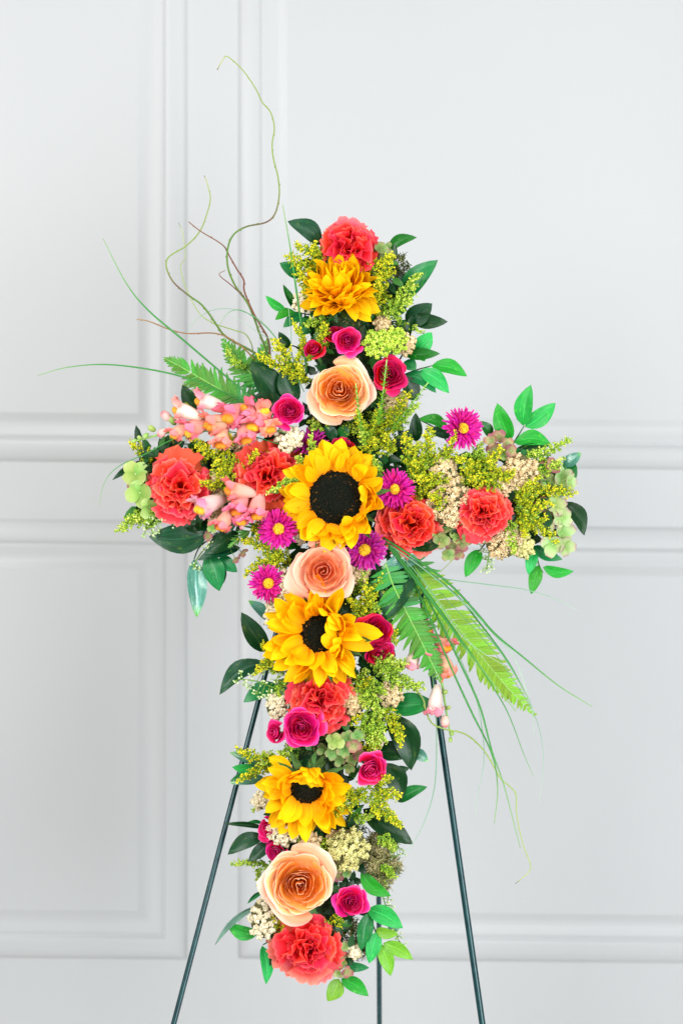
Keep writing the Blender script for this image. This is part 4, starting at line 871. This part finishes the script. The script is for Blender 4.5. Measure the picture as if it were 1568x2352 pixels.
hydrangea('pale hydrangea scraps right of the lowest carnation', 790, 2200, 26, 'hyd_pale', [(785, 2190, 15), (792, 2175, 14), (778, 2235, 14), (795, 2232, 15, (.3, -.2), 'hyd_mauve'), (785, 2210, 13, (0, 0), 'hyd_green')], .04)
hydrangea('brown hydrangea scraps under the left snapdragon', 505, 1220, 24, 'hyd_mauve', [(478, 1232, 13), (487, 1212, 12, (0, 0), 'hyd_green'), (555, 1268, 13), (540, 1282, 11)], .04)

# sepal whorl seen from the side above the lowest sunflower
def small_leaves(name, label, pts, tone, cat, seed):
    q = random.Random(seed); o = P(pts[0][0], pts[0][1], .03); mx = Matrix.Translation(o); inv = mx.inverted(); r = root(name, mx, label, cat)
    for (x, y, a, L, d) in pts:
        put_leaf(r, inv, x, y, x + math.cos(a) * L, y - math.sin(a) * L, L * .5, tone, q.uniform(-.2, .2), d, d + .01)

# ------------------------------------------------------------------ seeded eucalyptus
def seeds(label, stem, tips, d=.05):
    q = random.Random(int(stem[0][0])); o = P(*stem[0], d - .02); mx = Matrix.Translation(o); inv = mx.inverted()
    r = root('seeded_eucalyptus', mx, label, 'eucalyptus', 'seeded eucalyptus twigs')
    V = []; F = []; U = []; rn = []; pts = []
    sp = spline([inv @ P(a, b, d) for a, b in stem], 4); tube_data(sp, .0009, 4, V, F, U, rn, .2)
    for (x, y) in tips:
        base = min(sp, key=lambda p: (p - inv @ P(x, y, d)).length); c = inv @ P(x, y, d + q.uniform(-.004, .01))
        tube_data([base, c], .0006, 3, V, F, U, rn, .4)
        for k in range(6):
            e = c + Vector((q.gauss(0, 1), q.gauss(0, .7), q.gauss(0, 1))).normalized() * S * q.uniform(6, 10)
            tube_data([c, e], .0004, 3, V, F, U, rn, .6); pts.append((e, q.uniform(.8, 1.2), q.random()))
    ob('stalks', mesh('stalks', V, F, M['gold_stem'], None, rn), r)
    f_ = ob('seed_pods', blobs(pts, M['seed'], 'seed_pods', S * 2.6, .12), r); f_['kind'] = 'stuff'
seeds('seeded eucalyptus twig fanning left under the folded sunflower', [(680, 1595), (630, 1580), (590, 1565), (550, 1560)], [(545, 1562), (555, 1548), (562, 1570), (580, 1552), (600, 1545), (605, 1570), (618, 1590), (600, 1600), (590, 1592), (612, 1605), (630, 1562), (640, 1545), (575, 1575)])
seeds('seeded eucalyptus twig under the leftmost carnation', [(400, 1195), (370, 1195), (345, 1205)], [(335, 1210), (345, 1195), (355, 1215), (365, 1200), (350, 1225), (368, 1218), (332, 1224), (375, 1190), (398, 1205)], .045)
seeds('seeded eucalyptus twig dangling below the right arm', [(1120, 1240), (1122, 1270), (1118, 1300)], [(1118, 1308), (1126, 1302), (1128, 1285), (1112, 1285), (1135, 1275), (1108, 1268), (1120, 1262), (1100, 1250), (1138, 1262), (1112, 1310)], .03)
seeds('seeded eucalyptus twig behind the lime leaves at bottom right', [(850, 2010), (875, 2050), (895, 2110), (915, 2160)], [(868, 2030), (880, 2045), (890, 2065), (898, 2080), (885, 2085), (905, 2140), (915, 2150), (925, 2170), (928, 2185), (900, 2120), (876, 2032)], .03)
seeds('seeded eucalyptus twig with pale tip right of the straw moss', [(870, 1990), (900, 1970), (925, 1960)], [(915, 1945), (925, 1960), (905, 1935), (900, 1955), (895, 1985)], .03)
seeds('tiny seeded eucalyptus tip above the left dark leaf', [(430, 925), (428, 895), (430, 880)], [(430, 880), (424, 884)], .02)
seeds('tiny seeded eucalyptus tip dangling under the left dark leaves', [(468, 1262), (452, 1285), (446, 1300)], [(444, 1300), (452, 1305), (470, 1262), (480, 1250)], .03)

# ------------------------------------------------------------------ snapdragons
def snap_meshes(mat):
    V, F, U = [], [], []; rn = []
    tube_data([Vector((0, 0, -.35)), Vector((0, .03, -.05)), Vector((0, .03, .25)), Vector((0, .02, .55)), Vector((0, .02, .88))], lambda t: .15 + .20 * math.sin(min(1, t * 1.25) * PI / 2) - .06 * max(0, t - .8), 12, V, F, U, rn, .4)
    U = [(u, v * .45) for u, v in U]
    def lobe(ang, size, up, curl, wd):
        b = len(V)
        def fn(u, v):
            y = v * size; x = u * wd * (.75 + .45 * v) * (1 - v ** 5) ** .5
            z = .82 + curl * math.sin(v * 2.4); rr = .24 + y * (1 - .25 * v)
            z += .13 * math.sin(u * 4.5 + v * 3 + ang * 5) * v - .18 * u * u * v
            return Vector((x, rr, z))
        v_, f_, u_ = sheet(6, 5, fn)
        rot = Matrix.Rotation(ang, 3, 'Z')
        V.extend([rot @ q_ for q_ in v_]); F.extend([tuple(i + b for i in f) for f in f_]); U.extend([(a_, .45 + .55 * b_) for a_, b_ in u_]); rn.extend([.6] * len(v_))
    lobe(.45, .34, 1, .40, .40); lobe(-.45, .34, 1, .40, .40)
    lobe(PI, .30, 0, -.10, .34); lobe(PI + .9, .27, 0, .05, .32); lobe(PI - .9, .27, 0, .05, .32)
    return mesh('blossom', V, F, M[mat], U, rn)
SN = {'snap': snap_meshes('snap'), 'snap_pale': snap_meshes('snap_pale')}
def pal():
    V, F, U = [], [], []
    for j in range(9):
        for i in range(14):
            th = 2 * PI * i / 14; ph = PI * j / 8
            x = .28 * math.sin(ph) * math.cos(th)
            V.append(Vector((x, -.08 + .19 * math.sin(ph) * math.sin(th), .86 + .25 * math.cos(ph) * (1 - .35 * math.exp(-(x / .09) ** 2))))); U.append((i / 14, j / 8))
    for j in range(8):
        for i in range(14):
            a = j * 14 + i; c = j * 14 + (i + 1) % 14; F.append((a, a + 14, c + 14, c))
    return mesh('palate', V, F, M['palate'], U, [.5] * len(V))
PAL = pal()
BUD = blobs([(Vector((0, 0, .5)), 1, .9)], M['seed'], 'bud', .5, .05)
def bud_mesh(mat):
    V, F, U = tube_data([Vector((0, 0, 0)), Vector((0, 0, .2)), Vector((0, 0, .6)), Vector((0, 0, .95)), Vector((0, 0, 1.1))], lambda t: .08 + .32 * math.sin(PI * min(1, t * .95)) ** .8, 8)
    return mesh('bud', V, F, M[mat], U, [.5] * len(V))
BD = {'b': bud_mesh('hyd_green'), 'p': bud_mesh('snap_pale')}
def snapdragon(label, stem, flowers, buds, d=.07):
    o = P(*stem[0], d - .025); mx = Matrix.Translation(o); inv = mx.inverted(); q = random.Random(int(stem[0][0]))
    r = root('snapdragon', mx, label, 'snapdragon', 'pink snapdragon spikes')
    tube('stem', spline([inv @ P(a, b, d - .008) for a, b in stem], 5), lambda t: .0026 - .0014 * t, M['stem_lime'], 7, r)
    for (x, y, px, ang, kind, fz) in flowers:
        # ang: direction in the picture the mouth points to (degrees, 0 right, 90 up); fz: how much it turns to the camera
        a = R(ang); f = Vector((math.cos(a), -fz * .62, math.sin(a))).normalized(); k = px * S * 1.34
        upv = Vector((q.gauss(0, .3), -.3, 1)); yv = (upv - f * upv.dot(f))
        if yv.length < .1: yv = Vector((0, -1, 0)) - f * Vector((0, -1, 0)).dot(f)
        yv.normalize(); xv = yv.cross(f)
        m3 = Matrix((xv, yv, f)).transposed().to_4x4()
        f = (f + Vector((q.gauss(0, .15), q.gauss(0, .15), q.gauss(0, .15)))).normalized(); c = P(x, y, d + .010) - f * (k * .72)
        m = inv @ Matrix.Translation(c) @ m3 @ Matrix.Scale(k, 4)
        b = ob('blossom', SN[kind], r, m); b['label'] = 'pale blossom' if kind == 'snap_pale' else 'open coral pink blossom'
        ob('palate', PAL, b)
        for s_ in range(3):
            ob('sepal', SEP, r, m @ Matrix.Rotation(s_ * 2.1, 4, 'Z') @ Matrix.Translation((0, .06, .02)) @ Matrix.Rotation(1.1, 4, 'X') @ Matrix.Scale(.42, 4))
    for (x, y, px, ang, kind) in buds:
        a = R(ang); f = Vector((math.cos(a), -.3, math.sin(a))).normalized()
        ob('bud', BD[kind], r, inv @ frame(P(x, y, d) - f * px * S * .5, f, 0, px * S))
snapdragon('large snapdragon spike reaching left above the coral carnations', [(640, 968), (560, 960), (480, 968), (420, 985), (360, 1000), (300, 1016)],
  [(465, 918, 36, 165, 'snap_pale', .5), (412, 944, 36, 160, 'snap_pale', .4), (566, 942, 36, 120, 'snap', .7), (535, 962, 48, 200, 'snap', 1.6), (588, 972, 42, 250, 'snap', 1.8), (490, 974, 42, 190, 'snap', 1.1), (442, 990, 42, 200, 'snap', 1.2), (408, 1002, 30, 215, 'snap', .8), (511, 1004, 38, 260, 'snap', 1.5), (567, 1003, 38, 280, 'snap', 1.5), (606, 948, 34, 60, 'snap', 1.3), (618, 985, 36, 330, 'snap', 1.4)],
  [(384, 957, 26, 140, 'p'), (350, 985, 18, 150, 'b'), (374, 993, 22, 220, 'p'), (336, 1000, 14, 220, 'b'), (322, 1006, 12, 150, 'b'), (310, 1012, 11, 200, 'b'), (398, 968, 20, 130, 'b')], .074)
snapdragon('shorter snapdragon spike below the leftmost coral carnations', [(640, 1130), (580, 1128), (530, 1148), (480, 1168)],
  [(533, 1122, 38, 170, 'snap', .7), (463, 1166, 44, 200, 'snap_pale', 1.3), (540, 1165, 42, 250, 'snap', 1.4), (592, 1178, 40, 260, 'snap', 1.4), (512, 1205, 36, 235, 'snap', 1.0), (556, 1190, 34, 290, 'snap', 1.2)],
  [(556, 1208, 14, 250, 'p')], .080)
snapdragon('drooping snapdragon spike hanging behind the right fern fronds', [(960, 1420), (985, 1470), (1012, 1560), (1022, 1620), (1034, 1690)],
  [(980, 1452, 30, 60, 'snap', 1.0), (1014, 1490, 34, 330, 'snap', 1.2), (1028, 1538, 36, 290, 'snap', .8), (943, 1522, 32, 250, 'snap_pale', .6), (1003, 1622, 34, 262, 'snap_pale', .3), (985, 1500, 30, 200, 'snap', 1.0)],
  [(1021, 1655, 26, 275, 'p'), (1036, 1683, 13, 300, 'b'), (1034, 1698, 12, 260, 'b'), (1006, 1582, 14, 160, 'b'), (1020, 1590, 14, 20, 'b'), (1028, 1626, 12, 20, 'b')], .035)

# ------------------------------------------------------------------ ferns and needle sprigs
PIN = [sheet_mesh('leaflet', 4, 7, lambda u, v, s_=s_: (u * .13 * (1 - v ** 3.2) * (1 + .09 * math.sin(24 * v)) + s_ * .16 * v * v, v, .02 * math.cos(u * 5) - .10 * v * v), M['fern']) for s_ in (-1, 0, 1)]
PIND = [sheet_mesh('leaflet', 4, 7, lambda u, v, s_=s_: (u * .13 * (1 - v ** 3.2) * (1 + .09 * math.sin(24 * v)) + s_ * .16 * v * v, v, .02 * math.cos(u * 5) - .10 * v * v), M['fern_dark']) for s_ in (-1, 0, 1)]
PINL = [sheet_mesh('leaflet', 4, 7, lambda u, v, s_=s_: (u * .12 * (1 - v ** 4) ** .8 * (1 + .07 * math.sin(24 * v)) + s_ * .12 * v * v, v, .02 * math.cos(u * 5) - .08 * v * v), M['fern_lime']) for s_ in (-1, 0, 1)]
def fern(label, spine, Lmax, step, d0, d1, ang=68, bank=None, tipw=.12, prof=None, roll=(0, 0), wmul=1.0, lime=False):
    q = random.Random(int(spine[0][0])); o = P(*spine[0], d0 - .005); mx = Matrix.Translation(o); inv = mx.inverted()
    r = root('fern_frond', mx, label, 'fern', 'fern fronds'); n = len(spine) - 1; wmul *= .95
    sp = spline([inv @ P(a, b, d0 + (d1 - d0) * i / n) for i, (a, b) in enumerate(spine)], 8)
    tube('midrib', sp, lambda t: .0011 - .0007 * t, M['stem_lime'], 5, r)
    ln = [0]
    for a, b in zip(sp, sp[1:]): ln.append(ln[-1] + (b - a).length)
    tot = ln[-1]; s_ = tot * .04
    while s_ < tot * .985:
        t = s_ / tot; i = next(k for k in range(len(ln)) if ln[k] >= s_); p = sp[i]; tg = (sp[i] - sp[max(0, i - 1)]).normalized()
        nn = Vector((roll[0], -1, roll[1])).normalized(); sd = tg.cross(nn).normalized(); nn = sd.cross(tg)
        lf = (math.sin(PI * min(1, .22 + .78 * t)) ** .8) if prof is None else prof(t)
        L = max(Lmax * tipw, Lmax * lf) * S
        st = step * S * (1 if t < .7 else 1 - .55 * (t - .7) / .3)
        for sg in (-1, 1):
            a = R(ang - 22 * t + q.uniform(-6, 6)); yv = (tg * math.cos(a) + sd * sg * math.sin(a) - nn * q.uniform(-.05, .22)).normalized()
            n2 = (nn + sd * sg * q.uniform(-.1, .45)).normalized(); xv = yv.cross(n2).normalized(); n2 = xv.cross(yv)
            l_ = L * q.uniform(.88, 1.08); ww = st * q.uniform(4.4, 5.2) * wmul
            m = Matrix(((xv.x * ww, yv.x * l_, n2.x * l_, p.x), (xv.y * ww, yv.y * l_, n2.y * l_, p.y), (xv.z * ww, yv.z * l_, n2.z * l_, p.z), (0, 0, 0, 1)))
            me = q.choice(PIN) if (t > .35 or q.random() < .3) else q.choice(PIND)
            if lime and t > .12: me = q.choice(PINL)
            ob('leaflet', me, r, m)
        s_ += st
fern('fern frond sweeping left under the long grass blades', [(640, 975), (560, 925), (480, 880), (420, 845), (376, 822)], 54, 9.5, .045, .035, 60)
fern('curled bright fern tip among the willow twigs', [(640, 905), (590, 870), (550, 830), (512, 782)], 46, 9.5, .03, .02, 70)
fern('broad fern frond hanging in front of the drooping snapdragon', [(885, 1295), (905, 1350), (945, 1430), (980, 1500), (1010, 1562)], 58, 9.5, .070, .058, 76)
fern('longest fern frond stretching down right beneath the grass', [(930, 1270), (985, 1350), (1050, 1440), (1115, 1520), (1170, 1585), (1226, 1640)], 60, 10, .050, .045, 66, lime=True)
fern('short fern piece hidden behind the dark left leaf', [(560, 880), (600, 820), (615, 780)], 26, 9, .02, .02, 65)
fern('dark feathery fern tuft beside the aster under the snapdragons', [(640, 1190), (590, 1210), (545, 1240), (524, 1258)], 28, 9, .05, .05, 50, wmul=.5)
NED = sheet_mesh('needle', 2, 3, lambda u, v: (u * .22 * (1 - v ** 1.8), v, .12 * v), M['fern_lime'])
def needles(label, spine, L, step, d):
    q = random.Random(int(spine[0][0] * 3)); o = P(*spine[0], d - .01); mx = Matrix.Translation(o); inv = mx.inverted()
    r = root('needle_sprig', mx, label, 'leafy sprig', 'narrow leaved sprigs'); sp = spline([inv @ P(a, b, d + .004 * i) for i, (a, b) in enumerate(spine)], 14)
    tube('stem', sp, .0009, M['stem_lime'], 5, r)
    tot = sum((b - a).length for a, b in zip(sp, sp[1:])); n = int(tot / (step * S)); k = 0
    for j in range(n):
        i = int(j / n * (len(sp) - 2)); p = sp[i]; tg = (sp[i + 1] - sp[i]).normalized()
        for w_ in range(3):
            th = k * 2.4; k += 1
            sd = tg.cross(Vector((0, -1, 0))).normalized(); dp = sd.cross(tg)
            yv = (tg * .55 + sd * math.cos(th) + dp * math.sin(th) * .8).normalized(); n2 = tg.cross(yv).cross(yv).normalized(); xv = yv.cross(n2)
            l_ = L * S * q.uniform(.8, 1.1) * (1 - .5 * j / n)
            m = Matrix(((xv.x * l_, yv.x * l_, n2.x * l_, p.x), (xv.y * l_, yv.y * l_, n2.y * l_, p.y), (xv.z * l_, yv.z * l_, n2.z * l_, p.z), (0, 0, 0, 1)))
            ob('leaflet', NED, r, m)
needles('narrow leafy sprig crossing the edge of uppermost peach rose', [(830, 990), (822, 935), (817, 880)], 20, 5.5, .108)
needles('tallest narrow leafy sprig in front of the deep pink rose', [(868, 975), (878, 910), (888, 826)], 25, 6, .104)
needles('narrow leafy sprig leaning right above the goldenrod', [(900, 985), (940, 935), (983, 878)], 23, 6, .085)

# ------------------------------------------------------------------ bear grass
def grass(label, pts, wpx, mat='grass', d0=.06, d1=.05):
    n = len(pts) - 1; o = P(*pts[-1], d1 - .01); mx = Matrix.Translation(o); inv = mx.inverted()
    sp = spline([inv @ P(a, b, d0 + (d1 - d0) * i / n) for i, (a, b) in enumerate(pts)], 6)   # tip first, root last
    V, F, U = tube_data(sp, lambda t: wpx * S * .5 * (.35 + .65 * min(1, t * 2.2)), 4, flat=.45)
    b = ob('grass_blade', mesh('grass_blade', V, F, M[mat], U, [.5] * len(V))); b.matrix_basis = mx
    prop(b, label, 'grass blade', 'long bear grass blades')
for a in [
 ('long grass blade arching farthest left over the wall', [(88, 862), (160, 843), (260, 838), (400, 860), (520, 903), (600, 948), (650, 985)], 4.0),
 ('straight grass blade rising up left across the willow twigs', [(237, 548), (290, 650), (340, 712), (420, 780), (520, 865), (600, 930), (655, 975)], 4.4),
 ('upright grass blade left of the topmost sunflower', [(649, 470), (665, 560), (678, 650), (688, 720), (698, 800), (705, 860)], 4.6, 'grass', .09, .05),
 ('thin grass blade drooping over the left snapdragon', [(228, 1162), (240, 1110), (272, 1072), (340, 1040), (400, 1008), (480, 990), (560, 997), (640, 1020)], 2.4, 'grass', .10, .07),
 ('hair thin grass arc above the left fern', [(412, 850), (420, 790), (445, 740), (490, 712), (545, 712), (600, 738), (650, 800), (690, 885)], 1.4, 'grass_light', .02, .05),
 ('thin grass blade curving up between the willow twigs', [(505, 745), (525, 718), (560, 715), (620, 760), (665, 830), (698, 900)], 1.8, 'grass', .06, .06),
 ('short pale grass blade crossing the brown willow twig', [(522, 716), (590, 762), (650, 800), (690, 880)], 1.6, 'grass_light', .05, .06),
 ('fine grass blade lying over the open snapdragons', [(400, 1030), (470, 975), (560, 972), (640, 990), (690, 1010)], 1.8, 'grass', .105, .07),
 ('pale upright grass blade beside the bright leaf sprig', [(662, 705), (668, 760), (670, 810), (684, 870)], 2.0, 'grass_light', .07, .05),
 ('longest grass blade pointing down right, ending lowest at right', [(1359, 1623), (1282, 1575), (1199, 1508), (1135, 1455), (1089, 1402), (1032, 1342), (949, 1279), (880, 1235)], 5.2, 'grass', .12, .06),
 ('pale blue-green grass blade beside the longest right blade', [(1215, 1605), (1180, 1510), (1135, 1458), (1080, 1400), (1020, 1345), (950, 1290), (886, 1246)], 3.4, 'grass_light', .11, .062),
 ('grass blade ending bluntly on the longest fern frond', [(1184, 1634), (1115, 1548), (1069, 1485), (1022, 1422), (982, 1369), (932, 1305), (880, 1242)], 6.0, 'grass', .11, .06),
 ('grass blade crossing the fern and hanging to mid height', [(1134, 1892), (1142, 1812), (1129, 1732), (1082, 1635), (1036, 1535), (995, 1440), (950, 1340), (890, 1250)], 4.4, 'grass', .09, .06),
 ('grass blade hanging beside the willow tip at right', [(1194, 1948), (1156, 1802), (1129, 1725), (1102, 1625), (1062, 1535), (1010, 1430), (960, 1340), (900, 1255)], 4.6, 'grass', .10, .062),
 ('thin grass blade ending right of the crossed blades', [(1224, 1782), (1202, 1732), (1169, 1645), (1136, 1585), (1080, 1500), (1010, 1400), (930, 1290)], 2.8, 'grass', .095, .06),
 ('grass blade running along the right rim of the fern', [(1212, 1603), (1192, 1565), (1159, 1509), (1099, 1429), (1042, 1362), (932, 1275)], 4.0, 'grass', .115, .06),
 ('short grass tip hanging under the longest fern', [(1226, 1688), (1222, 1640), (1210, 1600), (1150, 1500), (1080, 1420)], 2.4, 'grass_light', .07, .07),
 ('faint grass blade hanging lowest under the fern tip', [(1237, 1845), (1244, 1795), (1246, 1722), (1229, 1648), (1190, 1580), (1120, 1480), (1010, 1360)], 1.5, 'grass_light', .07, .06),
 ('faint grass blade dangling between the crossed blades and easel', [(1090, 1878), (1096, 1828), (1111, 1735), (1096, 1615), (1060, 1520), (1010, 1420)], 1.8, 'grass_light', .08, .06),
 ('looping pale grass blade crossing the right easel leg', [(912, 1980), (949, 1935), (979, 1875), (999, 1795), (1002, 1675), (998, 1600), (985, 1500)], 2.4, 'grass_light', .05, .04),
 ('wispy grass blade reaching right below the right arm', [(1329, 1404), (1282, 1379), (1209, 1355), (1115, 1342), (1012, 1327), (960, 1300)], 2.2, 'grass_light', .07, .05),
 ('fine grass line over the middle of the ferns', [(1160, 1530), (1110, 1500), (1060, 1460), (1010, 1390), (960, 1320), (905, 1260)], 2.0, 'grass_light', .12, .065),
 ('dark grass blade over the broad fern frond', [(1100, 1540), (1060, 1480), (1000, 1390), (950, 1320), (890, 1248)], 3.6, 'grass', .118, .066),
]: grass(*a)

# ------------------------------------------------------------------ curly willow
def willow(label, pts, r0, r1, mat, branches=(), d0=.03, d1=.035):
    n = len(pts) - 1; o = P(*pts[-1], d1); mx = Matrix.Translation(o); inv = mx.inverted()
    r = root('curly_willow', mx, label, 'willow twig', 'curly willow twigs'); q = random.Random(int(pts[0][0]))
    def depth(t, s_): return d0 + (d1 - d0) * t + .018 * math.sin(t * 9 + s_) * (1 - t)
    sp = spline([inv @ P(a, b, depth(i / n, 1)) for i, (a, b) in enumerate(pts)], 6)
    V, F, U = tube_data(sp, lambda t: S * (r0 + (r1 - r0) * t), 7)
    rn = [.5] * len(V)
    ob('twig', mesh('twig', V, F, M[mat], U, rn), r)
    for k in range(3, len(sp) - 4, 6):      # swollen buds at the nodes
        p = sp[k]; tg = (sp[k - 1] - sp[k]).normalized(); sd = (tg.cross(Vector((0, -1, 0))).normalized()) * q.choice((-1, 1))
        rr = S * (r0 + (r1 - r0) * k / len(sp))
        V, F, U = tube_data([p, p + (sd + tg).normalized() * rr * 1.5, p + (sd * .8 + tg * 1.4).normalized() * rr * 3.2], lambda t: rr * (1.0 - .85 * t), 5)
        ob('bud', mesh('bud', V, F, M[mat], U, [.5] * len(V)), r)
    for b in branches:
        m_ = len(b) - 1
        sb = spline([inv @ P(x, y, depth(.8, 1) + .002) for (x, y) in b], 5)
        V, F, U = tube_data(sb, lambda t: S * (.7 + .8 * t), 6); ob('side_twig', mesh('side_twig', V, F, M[mat], U, [.5] * len(V)), r)
def A1(l): return [(65.3 + x * .4167, 98 + y * .4167) for x, y in l]
def A2(l): return [(196 + x / 3, 490 + y / 3) for x, y in l]
def A4(l): return [(849 + x / 3, 1535 + y / 3) for x, y in l]
willow('tallest curly willow twig hooking over at the very top', A1([(1040, 150), (1075, 90), (1100, 78), (1180, 150), (1250, 250), (1290, 330), (1335, 385), (1355, 470), (1343, 560), (1350, 640), (1375, 740), (1382, 840), (1360, 940), (1310, 990), (1200, 1015), (1130, 1060), (1098, 1140), (1100, 1240), (1140, 1340), (1210, 1440), (1260, 1560)]) + A2([(1190, 800), (1250, 950), (1300, 1060)]), 1.0, 2.6, 'willow_green')
willow('green curly willow twig with s-shaped bend, second tallest', A1([(970, 733), (990, 790), (1003, 860), (985, 940), (945, 1040), (870, 1120), (775, 1180), (762, 1240), (800, 1320), (880, 1390), (950, 1440), (1000, 1500), (1040, 1560)]) + A2([(970, 850), (1130, 940), (1360, 1070)]), .9, 2.8, 'willow_green')
willow('dark brown curly willow twig with a forked side shoot', A1([(883, 987), (950, 1040), (1070, 1115), (1110, 1180), (1150, 1250), (1187, 1310), (1190, 1370), (1240, 1490), (1280, 1560)]) + A2([(1262, 880), (1275, 1060)]), 1.2, 2.6, 'willow_brown', [A1([(1085, 1255), (1052, 1280), (1110, 1330), (1190, 1400)])])
willow('pale lime willow twig, thinnest, behind the green one', A1([(828, 992), (850, 1050), (866, 1180), (838, 1240), (880, 1380), (950, 1500), (1010, 1540)]) + A2([(880, 758), (1010, 800), (1100, 830), (1140, 890), (1155, 945)]), .7, 1.5, 'willow_pale', d0=.0, d1=.02)
willow('tan willow twig reaching left, nearly level', A2([(355, 730), (440, 745), (580, 800), (700, 828), (870, 825), (970, 850), (1080, 920), (1170, 1010)]), 1.2, 2.0, 'willow_tan', d0=.04)
willow('curly willow twig trailing down right past the easel leg', A4([(1000, 1485), (1050, 1445), (1095, 1400), (1105, 1350), (1050, 1200), (1010, 1000), (1008, 880), (980, 830), (900, 760), (860, 690), (780, 560), (660, 455), (520, 420), (430, 380), (385, 290), (365, 210), (300, 140), (200, 100)]), .9, 2.2, 'willow_pale', d0=.06, d1=.04)
willow('short bent twig tip below the brown hydrangea', [(1000, 1325), (1030, 1295), (1050, 1275), (1058, 1262)], .8, 1.0, 'willow_pale', d0=.03, d1=.03)
